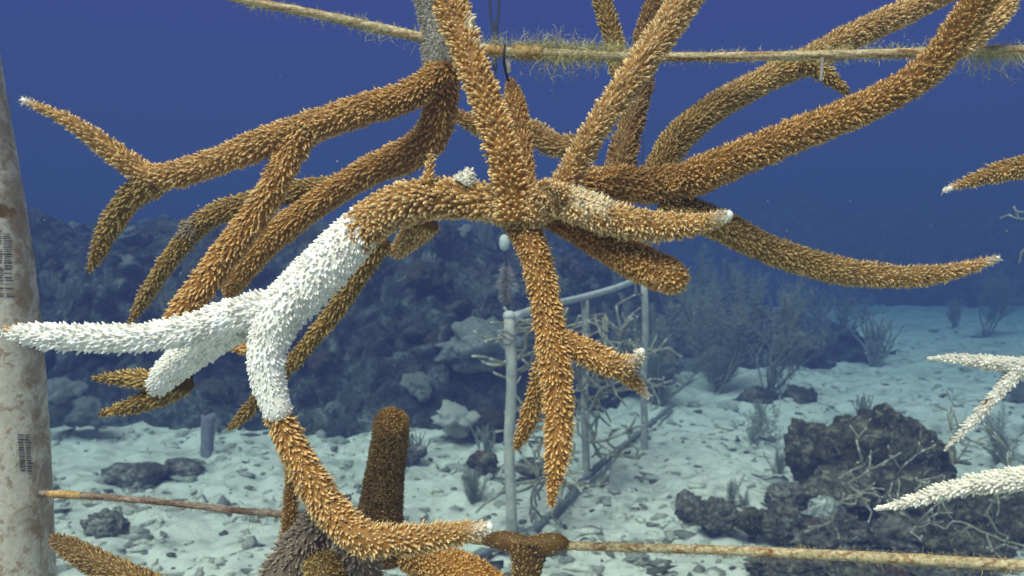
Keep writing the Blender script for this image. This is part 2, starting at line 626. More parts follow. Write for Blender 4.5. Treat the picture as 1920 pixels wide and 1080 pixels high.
def build_coral_heads():
    protos = []
    for k in range(6):
        V, T = rock_mesh(20 + k, 4, 1, 1, .8, 1.7, .8 if k % 2 else .35)
        protos.append(V), protos.append(T)
    kinds = [('knobbly grey coral head on the face of the dark reef', M_ROCKS[1]), ('olive brown coral head on the face of the dark reef', M_ROCKS[0]),
             ('purplish coral head on the face of the dark reef', M_ROCKS[2]), ('pale coral head on the face of the dark reef', M_ROCKS[3])]
    first = {}
    pick = rng.permutation(len(REEF_PTS))
    done = []
    for q in pick:
        (x, y, z), v = REEF_PTS[q]
        if v > .75 or x < -3.6 or x > 2.6: continue
        if any((x - a) ** 2 + (y - b) ** 2 + (z - c) ** 2 < .008 for a, b, c in done): continue
        done.append((x, y, z))
        k = int(rng.choice(4, p=[.38, .30, .16, .16]))
        pk = int(rng.integers(6))
        s = float(rng.uniform(.03, .09)) * (1.0 if k != 3 else .9)
        if (k, pk) not in first:
            o = mesh_obj('stony_coral', protos[2 * pk], None, protos[2 * pk + 1], kinds[k][1])
            first[(k, pk)] = o
        else:
            o = first[(k, pk)].copy()
            COL.objects.link(o)
        o.location = (x, y - .02, z)
        o.scale = (s, s * rng.uniform(.7, 1.1), s * rng.uniform(.6, 1.1))
        o.rotation_euler = (rng.uniform(-.6, .6), rng.uniform(-.6, .6), rng.uniform(0, 6))
        tag(o, kinds[k][0], 'coral head', 'coral heads on the reef face')
        if len(done) > 240: break
    # a few that stand out in the photograph
    for (px, py, d, w, lab, m, pk) in [
            (108, 745, 4.2, 46, 'pale yellowish coral head low on the reef beside the pole', M_ROCKS[3], 0),
            (160, 770, 4.2, 34, 'pale rounded coral head at the reef foot just right of the pole', M_ROCKS[3], 2),
            (895, 650, 4.5, 66, 'greenish pale coral head just left of the white frame post', M_ROCKS[3], 1),
            (860, 790, 4.0, 40, 'flat pale slab at the reef foot left of the frame post', M_RUBBLE[1], 3),
            (915, 795, 4.0, 42, 'dark boulder on the sand at the reef foot beside the frame post', M_ROCKS[0], 4)]:
        p = unproj(px, py, d)
        s = w * d / F
        o = mesh_obj('stony_coral', protos[2 * pk], None, protos[2 * pk + 1], m)
        o.location = tuple(p)
        o.scale = (s, s, s * .75)
        tag(o, lab, 'coral head')


# ------------------------------------------------------------------ rubble, rocks
def build_rubble():
    protos = []
    for k in range(6):
        V, T = rock_mesh(60 + k, 4, 1, rng.uniform(.6, 1), rng.uniform(.35, .6), 2.0, .7)
        protos.append((V, T))
    first = {}
    n = 0
    while n < 150:
        px, py = rng.uniform(90, 1920), 575 + 520 * rng.random() ** 0.8
        if px < 950 and py < 800: continue
        if 950 <= px < 1300 and py < 700: continue
        p, t = ground_at(px, py)
        k, pk = (1 if rng.random() < .75 else 0), int(rng.integers(6))
        s = float(rng.gamma(1.8, .0052) + .006) * (1 + .10 * t)
        if (k, pk) not in first:
            o = first[(k, pk)] = mesh_obj('rubble_stone', protos[pk][0], None, protos[pk][1], M_RUBBLE[k])
        else:
            o = first[(k, pk)].copy()
            COL.objects.link(o)
        o.location = (p[0], p[1], p[2] - s * .05)
        o.scale = (s, s, s)
        o.rotation_euler = (rng.uniform(-.2, .2), rng.uniform(-.2, .2), rng.uniform(0, 6))
        tag(o, ('dark grey-green rubble stone lying on the pale sand', 'pale rubble stone lying on the pale sand')[k], 'stone', ('grey rubble stones on the sand', 'pale rubble stones on the sand')[k])
        n += 1
    # gravel and broken coral chips
    g = Geo()
    bm = bmesh.new()
    bmesh.ops.create_icosphere(bm, subdivisions=1, radius=1)
    bv = np.array([v.co[:] for v in bm.verts])
    bt = np.array([[q.index for q in f.verts] for f in bm.faces])
    bm.free()
    for _ in range(9000):
        r = 2.1 + 9 * rng.random() ** 1.5
        a = rng.uniform(-.62, .62)
        x, y = r * math.sin(a), r * math.cos(a)
        if noise.noise(Vector((x * 1.3, y * 1.3, 8))) < rng.uniform(-.5, .25): continue
        s = rng.gamma(2.2, .0034) + .003
        v = bv * (1 + .35 * rng.normal(size=(len(bv), 1))) * (s * np.array((rng.uniform(.8, 2.6), rng.uniform(.6, 1.2), rng.uniform(.4, .8))))
        c, q = math.cos(a * 77), math.sin(a * 77)
        v = np.stack([v[:, 0] * c - v[:, 1] * q, v[:, 0] * q + v[:, 1] * c, v[:, 2]], 1) + np.array((x, y, gz(x, y) + s * .25))
        l = rng.choice([.12, .22, .40, .68], p=[.07, .15, .30, .48])
        g.add(v, None, bt, np.array((l, l, l * .82)))
    o = g.build('gravel', M_GRAVEL)
    tag(o, 'broken coral chips and gravel strewn over the sand', 'gravel', kind='stuff')


M_GRAVEL = mat_attr('coral_gravel', .9, .1, 90, .4, .5, .004)


def build_boulders():
    """the rocky outcrop at the lower right and a few single rocks"""
    #        px   py   depth halfw halfh  mat  label
    rocks = [(1648, 872, 3.0, 122, 102, 0, 'large dark rounded boulder with red crusts at the top of the outcrop'),
             (1522, 845, 3.2, 48, 56, 0, 'brown upright block of rock left of the big dark boulder'),
             (1590, 930, 2.85, 88, 52, 2, 'purplish lumpy rock in the middle of the outcrop'),
             (1478, 940, 2.9, 44, 34, 1, 'grey knobbly rock at the left of the outcrop'),
             (1745, 945, 2.75, 100, 66, 0, 'dark olive rock under the lower bleached branch'),
             (1860, 965, 2.7, 90, 62, 0, 'dark rock at the right edge of the outcrop'),
             (1465, 985, 2.72, 50, 34, 2, 'reddish brown low rock at the foot of the outcrop'),
             (1560, 1000, 2.65, 74, 38, 1, 'grey broken rock at the front foot of the outcrop'),
             (1680, 1010, 2.6, 80, 36, 1, 'pale grey rubble rock at the front foot of the outcrop'),
             (1800, 1020, 2.55, 90, 36, 0, 'dark low rock at the right front of the outcrop'),
             (1545, 965, 2.68, 36, 32, 3, 'pale round stone set in the front of the outcrop'),
             (1345, 968, 2.75, 42, 30, 1, 'grey green rock beside the little feather gorgonian'),
             (1408, 978, 2.72, 32, 24, 0, 'black shaded rock between the grey rock and the outcrop'),
             (1290, 950, 2.85, 26, 28, 1, 'small grey rock standing left of the outcrop on sand'),
             (1480, 1062, 2.42, 80, 26, 2, 'purplish dark rock below the lower rod'),
             (1620, 1075, 2.38, 90, 28, 0, 'dark flat rock below the lower rod at the right'),
             (1780, 1078, 2.36, 80, 26, 1, 'grey rock below the lower rod near the corner'),
             (340, 880, 3.6, 44, 20, 1, 'low grey rock on the sand left of the coral'),
             (250, 890, 3.5, 56, 22, 1, 'long low grey rock on the sand behind the left rod'),
             (200, 985, 2.85, 42, 26, 1, 'grey mossy rock on the sand near the pole'),
             (905, 865, 3.6, 28, 18, 0, 'small dark rock on the sand left of the frame post'),
             (1000, 875, 3.5, 40, 16, 1, 'dark rock on the sand right of the frame post'),
             (1500, 750, 5.2, 34, 26, 0, 'dark rock at the foot of the far gorgonians'),
             (1420, 752, 5.2, 40, 24, 0, 'dark rock under the branching gorgonian'),
             (1905, 745, 5.2, 28, 30, 1, 'grey round rock at the right edge of the sand'),
             (770, 850, 3.7, 30, 18, 1, 'small grey rock right of the blunt coral stump')]
    for k, (px, py, d, hw, hh, mi, lab) in enumerate(rocks):
        sx, sz = hw * d / F, hh * d / F
        c = unproj(px, py, d)
        V, T = rock_mesh(100 + k, 5 if d < 3.3 and hw > 30 else 4, 1, .9, 1, .62 if hw > 80 else 1.0, .55)
        V = V * np.array((sx, max(sx, sz) * .8, sz)) * .92 + c
        o = mesh_obj('boulder', V, None, T, M_ROCKS[mi], loc=c)
        if px > 1250 and d < 3.3:
            n = int(900 * hw / 80)
            tri = V[T[rng.integers(0, len(T), n)]]
            nrm = unit(np.cross(tri[:, 1] - tri[:, 0], tri[:, 2] - tri[:, 0]))
            keep = np.array([noise.noise(Vector(q * 16)) for q in tri[:, 0]]) > rng.uniform(-.35, .35, n)
            base, nrm = tri.mean(1)[keep], nrm[keep]
            g = Geo()
            m_ = len(base)
            V2, Q2, T2, mm = ribbons(base, nrm + rng.normal(size=(m_, 3)) * .6, rng.gamma(2.5, .006, m_), rng.uniform(.0012, .003, m_), 3, .4)
            pal = np.array([(.10, .10, .06), (.22, .22, .15), (.16, .10, .07), (.34, .35, .27)])[rng.integers(0, 4, m_)]
            g.add(V2, Q2, T2, np.repeat(pal * rng.uniform(.6, 1.2, (m_, 1)), mm, 0))
            tag(g.build('algae_turf', M_FUZZ, o, False), kind='stuff')
        tag(o, lab, 'rock')


# ------------------------------------------------------------------ gorgonians, twigs, sponge
def poly_tubes(polys, sides=5):
    g = Geo()
    for P, r in polys:
        V, Q, T = tube(P, r, sides)
        g.add(V, Q, T)
    return g


def grow(polys, p, d, length, r, level, spread, up, n_child, seg=5, taper=.6):
    pts, q = [p.copy()], p.copy()
    for _ in range(seg):
        d = unit(d + rng.normal(size=3) * .12 + np.array((0, 0, up)) * .18)
        q = q + d * length / seg
        pts.append(q.copy())
    polys.append((np.array(pts), np.linspace(r, r * taper, seg + 1)))
    if level > 0:
        for k in range(n_child):
            i = int(rng.integers(1, seg + 1)) if k else seg
            a = unit(rng.normal(size=3) * np.array((1, .35, .7)))
            grow(polys, pts[i], unit(d + a * spread), length * rng.uniform(.55, .85), r * taper, level - 1, spread, up, n_child, seg, taper)


def gorgonian_geo(kind, h):
    """h metres tall, base at the origin"""
    polys = []
    if kind == 'tree':
        n0 = len(polys)
        for k in range(5):
            grow(polys, np.array((rng.normal() * .02, rng.normal() * .02, 0)), unit(np.array((rng.normal() * .5, rng.normal() * .3, 1))), h * .40, h * .014, 3, .75, .5, 3)
        for P, r in polys[n0:]:
            for _ in range(9):
                k = int(rng.integers(1, len(P)))
                a = P[k - 1] + (P[k] - P[k - 1]) * rng.random()
                e = a + unit(rng.normal(size=3) * np.array((1, .6, 1)) + np.array((0, 0, .5))) * h * rng.uniform(.03, .08)
                polys.append((np.array([a, (a + e) / 2, e]), np.array([.0028, .0024, .0016]) * h))
    elif kind == 'rods':
        for k in range(14):
            d = unit(np.array((rng.normal() * .45, rng.normal() * .3, 1)))
            grow(polys, np.array((rng.normal() * .008, rng.normal() * .008, 0)), d, h * .55, h * .022, 1, .6, 1.2, 3, 6, .8)
    else:                                     # plume: feathers of fine side branches
        for k in range(9 if kind == 'plume' else 4):
            d = unit(np.array((rng.normal() * (.42 if kind == 'plume' else .25), rng.normal() * .3, 1)))
            p = np.array((rng.normal() * .008, rng.normal() * .006, 0))
            n, L = 12, h * rng.uniform(.7, 1.05)
            pts = [p]
            for _ in range(n):
                d = unit(d + rng.normal(size=3) * .07 + np.array((0, 0, .06)))
                pts.append(pts[-1] + d * L / n)
            pts = np.array(pts)
            polys.append((pts, np.linspace(h * .012, h * .003, n + 1)))
            S, q = resample(pts, L / 55)
            for i in range(4, len(S)):
                f = i / len(S)
                ln = h * .17 * math.sin(math.pi * min(1, .15 + f * .82)) * rng.uniform(.6, 1.1)
                for sgn in (-1, 1):
                    dd = unit(np.array((sgn * .9, rng.normal() * .35, .75)) + rng.normal(size=3) * .12)
                    e = S[i] + dd * ln + np.array((0, 0, -.1 * ln))
                    polys.append((np.array([S[i], S[i] + dd * ln * .55, e]), np.array([.0035, .003, .002]) * h))
    polys.append((np.array([(0, 0, -.06 * h), (0, 0, -.01 * h), (0, 0, .03 * h)]), np.array([.07, .05, .02]) * h))
    return polys


def build_gorgonians():
    spots = [  # px, py(base), height px, kind, material, label
        (1440, 745, 215, 'tree', 0, 'tall bushy branching gorgonian with a dark stem on the sand'),
        (1345, 735, 250, 'plume', 0, 'wide hazy feathery gorgonian left of the dark stemmed one'),
        (1238, 760, 230, 'plume', 0, 'hazy feathery gorgonian behind the small forked coral tip'),
        (1290, 690, 230, 'plume', 0, 'far faint plume gorgonian between two nearer ones'),
        (1545, 660, 170, 'tree', 0, 'faint branching gorgonian right of the tall bushy one'),
        (1640, 690, 100, 'rods', 0, 'small blurred gorgonian alone on the far sand'),
        (1850, 632, 130, 'tree', 0, 'far gorgonian on the sand near the right edge'),
        (1790, 615, 60, 'rods', 0, 'tiny far gorgonian left of the one near the right edge'),
        (1370, 950, 75, 'feather', 1, 'small pale feather gorgonian standing in front of grey rocks'),
        (1402, 955, 55, 'feather', 1, 'smallest pale feather gorgonian leaning right beside its twin'),
        (908, 858, 62, 'rods', 0, 'little clump of bare sea rods left of the frame post'),
        (775, 870, 70, 'rods', 0, 'little clump of bare sea rods beside the blunt coral stump'),
        (890, 950, 80, 'plume', 1, 'low pale bushy gorgonian on the sand left of the post foot'),
        (1620, 792, 60, 'rods', 0, 'clump of sea rods growing behind the dark boulder'),
        (1460, 890, 60, 'plume', 0, 'grey feathery gorgonian at the left of the outcrop'),
        (1880, 880, 130, 'plume', 0, 'thin grey gorgonian behind the outcrop at the right edge'),
        (1420, 830, 100, 'tree', 0, 'thin bare gorgonian twigs below the tall bushy one')]
    for px, py, hp, kind, mi, lab in spots:
        p, t = ground_at(px, py)
        o = poly_tubes(gorgonian_geo(kind, hp * t / F), 4 if kind != 'rods' else 6)
        ob = o.build('gorgonian', (M_SEAFAN, M_PLUME)[mi])
        ob.location = tuple(p - np.array((0, 0, .01)))
        tag(ob, lab, 'gorgonian')
    protos = [poly_tubes(gorgonian_geo(k, h), 4) for k, h in (('plume', .26), ('rods', .22), ('tree', .26))]
    src = [None] * 3
    n = 0
    while n < 26:
        (x, y, z), v = REEF_PTS[int(rng.integers(len(REEF_PTS)))]
        if v < .10 or v > .7 or x < -3.4 or x > 2.8: continue
        k = int(rng.choice(3, p=[.5, .2, .3]))
        if src[k] is None: o = src[k] = protos[k].build('gorgonian', M_SEAFAN)
        else:
            o = src[k].copy(); COL.objects.link(o)
        o.location = (x, y - .03, z - .02)
        q = rng.uniform(.6, 1.3)
        o.scale = (q, q, q)
        o.rotation_euler = (0, 0, rng.uniform(0, 6))
        tag(o, ('small plume gorgonian growing on the hazy reef face', 'small clump of sea rods growing on the hazy reef face', 'small branching gorgonian growing on the hazy reef face')[k], 'gorgonian', 'gorgonians on the reef face')
        n += 1
    for px, py, d, hp, kind, lab in [
            (850, 590, 5.6, 170, 'rods', 'dense upright sea rod bush on the reef crest left of the line'),
            (760, 600, 5.4, 130, 'rods', 'smaller sea rod bush on the reef crest by the blunt coral stub'),
            (200, 600, 5.2, 110, 'plume', 'hazy plume gorgonian on the reef behind the pole'),
            (420, 560, 5.6, 80, 'plume', 'hazy plume gorgonian on the reef crest behind brown branches'),
            (1100, 640, 6.2, 150, 'plume', 'faint plume gorgonian behind the white frame'),
            (1390, 620, 7.5, 150, 'plume', 'faint plume gorgonian on the far right of the reef crest')]:
        ob = poly_tubes(gorgonian_geo(kind, hp * d / F), 5).build('gorgonian', M_SEAFAN)
        ob.location = tuple(unproj(px, py, d))
        tag(ob, lab, 'gorgonian')


def twig_coral(name, label, origin, size, n, dirs, mat=None, group=None, r=.0055, level=2, spread=.95):
    """thin branching coral, pale growing ends"""
    body = Geo()
    for k in range(n):
        polys = []
        d = unit(np.array(dirs) + rng.normal(size=3) * .75)
        grow(polys, np.array(origin, float), d, size * rng.uniform(.55, .9), r, level, spread, .1, 2, 5, .86)
        for P, rr in polys:
            V, Q, T = tube(P, rr * (1 + .12 * rng.normal(size=len(rr))), 7)
            f = np.append(np.repeat(np.linspace(0, 1, len(P)), 7), [0, 1])[:, None]
            f = np.clip((f - .72) / .28, 0, 1)
            body.add(V, Q, T, np.array((.30, .29, .20)) * (1 - f) + np.array((.58, .58, .50)) * f)
    return tag(body.build(name, M_TWIG, None, True, origin), label, 'coral', group)


def build_twigs():
    for px, py, d, size, n, dirs, lab in [
            (1590, 905, 2.55, .10, 3, (-.2, -.4, .6), 'yellowish twig coral in front of the purplish outcrop rock'),
            (1565, 940, 2.5, .10, 2, (.3, -.4, -.6), 'yellowish twig coral trailing down the front of the outcrop'),
            (1680, 895, 2.55, .12, 4, (.5, -.3, .1), 'long pale tipped twig coral across the dark boulder'),
            (1620, 870, 2.6, .09, 2, (-.6, -.4, .3), 'short twig coral pointing left from the dark boulder'),
            (1790, 870, 2.6, .12, 5, (.0, -.1, .8), 'dark bare twig coral under the bleached forked branch'),
            (1880, 915, 2.5, .12, 5, (.3, -.4, .2), 'tangled twig coral at the right edge of the outcrop'),
            (1720, 985, 2.45, .09, 4, (.2, -.5, .2), 'low twig coral at the front foot of the outcrop'),
            (1850, 1000, 2.4, .09, 3, (.2, -.5, .4), 'low twig coral right of the outcrop foot')]:
        twig_coral('twig_coral', lab, unproj(px, py, d), size, n, dirs, r=.0034)


    twig_coral('twig_coral', 'thin pale twigs of coral entering at the right edge above the far sand', unproj(1965, 425, 2.4), .09, 5, (-1.3, 0, .1), r=.003)


def build_sponge():
    p, t = ground_at(388, 858)
    s = t / F
    root = thing('tube_sponge', 'violet grey tube sponge standing on the sand below the reef', 'sponge', p)
    h = 76 * s
    prof = [(-.02, 11), (.1 * h, 12.5), (.3 * h, 11.5), (.5 * h, 12.5), (.72 * h, 12), (.9 * h, 13), (.99 * h, 13.2), (h, 12), (.985 * h, 9.5), (.8 * h, 8.5), (.55 * h, 6), (.54 * h, .3)]
    a = np.arange(22) / 22 * 2 * math.pi
    V = []
    for z, r in prof:
        for q in a:
            rr = r * s * (1 + .10 * noise.noise(Vector((math.cos(q) * 1.6, math.sin(q) * 1.6, z * 22))))
            V.append((p[0] + .05 * max(z, 0) + math.cos(q) * rr, p[1] + math.sin(q) * rr, p[2] + z + .006 * math.sin(q * 2)))
    Q = [(i * 22 + k, i * 22 + (k + 1) % 22, (i + 1) * 22 + (k + 1) % 22, (i + 1) * 22 + k) for i in range(len(prof) - 1) for k in range(22)]
    g = Geo()
    g.add(V, Q)
    g.build('body', M_SPONGE, root)


# ------------------------------------------------------------------ coral nursery frame on the sand and its lines
def build_frame():
    posts = [(957, 1012, 594, 'near'), (1097, 902, 561, 'middle'), (1207, 842, 532, 'far')]
    root = None
    tops, feet = [], []
    for k, (px, pb, ptop, wd) in enumerate(posts):
        p, t = ground_at(px, pb)
        if root is None:
            root = thing('nursery_frame', 'white pipe coral nursery frame standing on the sand in the background', 'frame', p)
        top = unproj(px, ptop, t * 1.0)
        r = (10.3, 7.2, 6.6)[k] * t / F
        n = 14
        P = np.stack([np.full(n, p[0]), np.full(n, p[1]), np.linspace(p[2] - .05, top[2], n)], 1)
        P[:, 0] += .004 * np.sin(np.arange(n) * .8)
        g = Geo()
        g.add(*tube(P, r * (1 + .04 * rng.normal(size=n)), 16))
        o = g.build('post', M_PIPE, root)
        tops.append(P[-1]); feet.append(P[0] + np.array((0, 0, .08)))
        if k == 0:
            c = Geo(); c.add(*ball(P[-1] + np.array((0, 0, .006)), .020, 10, 14, .8)); c.build('cap', M_BAR, o)
            w = Geo()
            for q in range(3):
                a = np.linspace(0, 2 * math.pi, 26)
                z = P[-1][2] - .045 - q * .012 + .008 * np.sin(a * 2 + q)
                w.add(*tube(np.stack([P[-1][0] + np.cos(a) * (r + .003), P[-1][1] + np.sin(a) * (r + .003), z], 1), .0022, 6))
            w.build('wire_tie', M_METAL, o)
    # top bar, slightly sagging, running past the posts
    C = [unproj(963, 593, feet_d(tops[0])), unproj(1030, 572, 2.95), unproj(1090, 558, 3.35), unproj(1150, 541, 3.65), unproj(1190, 526, 3.9), unproj(1230, 508, 4.3)]
    P, _ = resample(catmull(np.array(C)), .03)
    g = Geo(); g.add(*tube(P, .0125, 14)); g.build('top_bar', M_BAR, root)
    C = np.array([ground_at(880, 1075)[0], ground_at(960, 1035)[0], ground_at(1040, 975)[0], ground_at(1120, 890)[0], ground_at(1205, 815)[0], ground_at(1260, 770)[0]])
    C[:, 2] += .03
    P, _ = resample(catmull(C), .02)
    g = Geo(); g.add(*tube(P, .012 * (1 + .25 * rng.normal(size=len(P))), 12)); g.build('bottom_rail', M_DARKRAIL, root)
    C = np.array([ground_at(957, 1000)[0], ground_at(1010, 1020)[0], ground_at(1060, 1045)[0]]); C[:, 2] += .02
    P, _ = resample(catmull(C), .02)
    g = Geo(); g.add(*tube(P, .012, 10)); g.build('bottom_rail', M_DARKRAIL, root)
    # lines strung between the posts and the corals growing on them
    spots = [(1010, 615, 2.85, .12, 'just below the near end of its top bar'), (1000, 660, 2.8, .11, 'behind the hanging brown branch'),
             (1135, 590, 3.45, .20, 'high between the middle and far posts'), (1165, 640, 3.6, .17, 'near the far post below the tallest tangle'),
             (1080, 690, 3.2, .19, 'at half height in the middle'), (1150, 735, 3.5, .18, 'low beside the far post'),
             (1060, 790, 3.1, .17, 'low in the middle'), (1110, 830, 3.3, .16, 'low beside the foot of the middle post'),
             (1010, 900, 2.85, .14, 'low beside the foot of the near post'), (1060, 905, 2.95, .15, 'lowest, on the bottom rail'),
             (1180, 690, 3.7, .16, 'against the far post at half height'), (1120, 650, 3.35, .17, 'at the middle post under the top bar')]
    for k, (px, py, d, s, where) in enumerate(spots):
        twig_coral('staghorn_fragment', 'thin pale staghorn on the frame, ' + where, unproj(px, py, d), s, 5,
                   (rng.normal() * .4, rng.normal() * .3, .15), group='staghorn fragments hung on the nursery frame', r=.0058)
    # yellowish piece lying at the rail
    twig_coral('twig_coral', 'yellowish twig coral lying against the frame bottom rail', unproj(1160, 850, 3.4), .09, 3, (.3, -.1, .8))
    # line with float rising from the near post
    tp = tops[0]
    d0 = feet_d(tp)
    line = thing('mooring_line', 'dark line with a white float rising from the near frame post', 'line', tp)
    P = catmull(np.array([tp, unproj(951, 530, d0), unproj(947, 450, d0), unproj(940, 320, d0), unproj(931, 200, d0), unproj(928, 120, d0)]))
    g = Geo(); g.add(*tube(P, .0035, 8)); g.build('rope', M_ROPE, line)
    g = Geo()
    for dx in (-9, 9):
        g.add(*tube(catmull(np.array([unproj(928, 125, d0), unproj(928 + dx * .3, 70, d0), unproj(927 + dx, 0, d0), unproj(927 + dx * 1.2, -90, d0)])), .0042, 8))
    g.add(*tube(np.stack([unproj(928, y, d0) for y in np.linspace(40, 130, 10)]), .0065 + .002 * rng.random(10), 8))
    g.build('loop', M_ROPE, line)
    g = Geo(); c = unproj(946, 455, d0); g.add(*ball(c, .017, 12, 14, 1.5)); g.build('float', M_FLOAT, line)
    g = Geo()
    n = 1500
    c = unproj(949, 530, d0)
    base = c + np.stack([np.zeros(n), np.zeros(n), rng.uniform(-.055, .04, n)], 1)
    dr = rng.normal(size=(n, 3)) + np.array((0, 0, .3))
    V, Q, T, m = ribbons(base, dr, rng.uniform(.018, .046, n) * (1 - np.abs(base[:, 2] - c[2] + .01) * 8).clip(.45, 1), np.full(n, .0026))
    g.add(V, Q, T, np.repeat(rng.uniform(.7, 1.2, (n, 1)), m, 0) * np.array((.42, .38, .34)))
    g.build('algae_tuft', M_FUZZ, line, False)
    far = thing('mooring_line', 'thin faint line rising from the far frame post', 'line', tops[2])
    d2 = feet_d(tops[2])
    g = Geo(); g.add(*tube(catmull(np.array([tops[2], unproj(1206, 400, d2), unproj(1205, 200, d2), unproj(1204, -60, d2)])), .003, 6)); g.build('rope', M_ROPE, far)


def feet_d(p):
    """distance of a world point along the view axis"""
    q = p - np.array((0, 0, CAM_Z))
    return q[1] * CP + q[2] * SP


# ------------------------------------------------------------------ pole and rods of the near nursery
def px_line(pts, step=.004):
    C = np.array([np.append(unproj(x, y, d), r * d / F) for x, y, r, d in pts])
    S, q = resample(catmull(C), step)
    return S[:, :3], S[:, 3]


POLE_PTS = [(-158, -120, 102, .62), (-136, 0, 103, .62), (-107, 170, 104, .62), (-69, 400, 105, .62), (-43, 600, 106, .62), (-28, 800, 107, .62), (-15, 1080, 108, .62), (-10, 1300, 108, .62)]


def build_pole():
    P, r = px_line(POLE_PTS, .008)
    root = thing('pole', 'thick stained off-white pipe pole at the left edge, printed with black lettering', 'pole', P[-1])
    g = Geo()
    rr = r * (1 + .004 * rng.normal(size=len(r)))
    V, Q, T = tube(P, rr, 64)
    g.add(V, Q, T)
    g.build('pipe', M_POLE, root)
    # printed rows: short dark bars wrapped on the pipe's surface
    Tn, U, B = frames(P)

    def on_surface(x, y, lift):
        d = .62 * np.ones(1)
        i = int(np.argmin([abs(y - proj_y(p)) for p in P]))
        rad = r[i] + lift
        c = P[i]
        o = np.array((0, 0, CAM_Z))
        ray = unit(unproj(x, y, 1.0) - o)
        ax = Tn[i]
        w = o - c
        a = ray - ax * ray.dot(ax); b = w - ax * w.dot(ax)
        A, Bq, Cq = a.dot(a), 2 * a.dot(b), b.dot(b) - rad * rad
        disc = Bq * Bq - 4 * A * Cq
        t = (-Bq - math.sqrt(max(disc, 0))) / (2 * A)
        return o + ray * t

    for (x0, y0, x1, y1, n, w, tilt) in [(-14, 432, 22, 556, 30, 1.0, 3), (33, 814, 58, 888, 19, .9, 4)]:
        g = Geo()
        y = y0
        while y < y1:
            th = rng.choice([1.4, 2.0, 3.0])
            f = (y - y0) / (y1 - y0)
            for s0, s1 in ((.0, rng.uniform(.38, .48)), (rng.uniform(.5, .56), rng.uniform(.85, 1.0))):
                if rng.random() < .10: continue
                sh = f * 6
                q = []
                for u in np.linspace(s0, s1, 4):
                    xx = x0 + (x1 - x0) * u + sh
                    q += [on_surface(xx, y + tilt * u * .3, .0003), on_surface(xx, y + th + tilt * u * .3, .0003)]
                g.add(q, [(2 * k, 2 * k + 1, 2 * k + 3, 2 * k + 2) for k in range(3)])
            y += th + rng.choice([1.3, 1.8, 2.6])
        g.build('printed_lettering', M_INK, root, False)
    # short algal hair along the pipe
    n = 5200
    i = rng.integers(0, len(P) - 1, n)
    a = rng.uniform(0, 2 * math.pi, n)
    nrm = np.cos(a)[:, None] * U[i] + np.sin(a)[:, None] * B[i]
    base = P[i] + nrm * r[i][:, None] + Tn[i] * rng.uniform(0, .008, n)[:, None]
    patch = np.array([noise.noise(Vector(b * 45)) for b in base])
    ln = rng.uniform(.002, .006, n) * np.clip(.6 + patch, .25, 1.4)
    V, Q, T, m = ribbons(base, nrm + rng.normal(size=(n, 3)) * .5, ln, np.full(n, .00028), 3)
    g = Geo()
    g.add(V, Q, T, np.repeat(rng.uniform(.6, 1.2, (n, 1)), m, 0) * np.array((.38, .30, .22)))
    g.build('algae_hair', M_FUZZ, root, False)


def proj_y(p):
    q = p - np.array((0, 0, CAM_Z))
    v = -q[1] * SP + q[2] * CP
    d = q[1] * CP + q[2] * SP
    return H / 2 - v / d * F


def proj_x(p):
    q = p - np.array((0, 0, CAM_Z))
    return W / 2 + q[0] / (q[1] * CP + q[2] * SP) * F


def fuzz_on(P, r, spots, parent, colr, name='algae_hair'):
    """tufts of branching hair: spots = (x0, x1, count, up_len_px, down_len_px)"""
    xs = np.array([proj_x(p) for p in P])
    g = Geo()
    for x0, x1, n, lu, ld in spots:
        idx = np.where((xs >= x0) & (xs <= x1))[0]
        if not len(idx): continue
        centers = rng.choice(idx, max(3, n // 14))
        i = np.clip(rng.choice(centers, n) + rng.integers(-2, 3, n), 0, len(P) - 1)
        up = rng.random(n) < lu / (lu + ld)
        ang = np.where(up, math.pi / 2, -math.pi / 2) + rng.normal(size=n) * .5
        d = np.stack([rng.normal(size=n) * .3, np.cos(ang), np.sin(ang)], 1)
        base = P[i] + unit(d) * (r[i] * .9)[:, None]
        dep = np.array([feet_d(b) for b in base])
        ln = np.where(up, lu, ld) * dep / F * rng.gamma(2.0, .45, n).clip(.1, 2.2)
        V, Q, T, m = ribbons(base, d + np.array((rng.normal() * .2, 0, 0)), ln, rng.uniform(.00016, .0004, n), 5, .55)
        tone = np.repeat(rng.uniform(.6, 1.25, (n, 1)), m, 0)
        g.add(V, Q, T, tone * np.array(colr))
        # side hairs
        k = rng.integers(0, n, n)
        b2 = V.reshape(n, m, 3)[k, rng.integers(4, 9, n)]
        V2, Q2, T2, m2 = ribbons(b2, rng.normal(size=(n, 3)) + np.array((0, 0, .3)), ln[k] * .4, np.full(n, .00018), 3, .5)
        g.add(V2, Q2, T2, np.array(colr) * 1.1)
    g.build(name, M_FUZZ, parent, False)


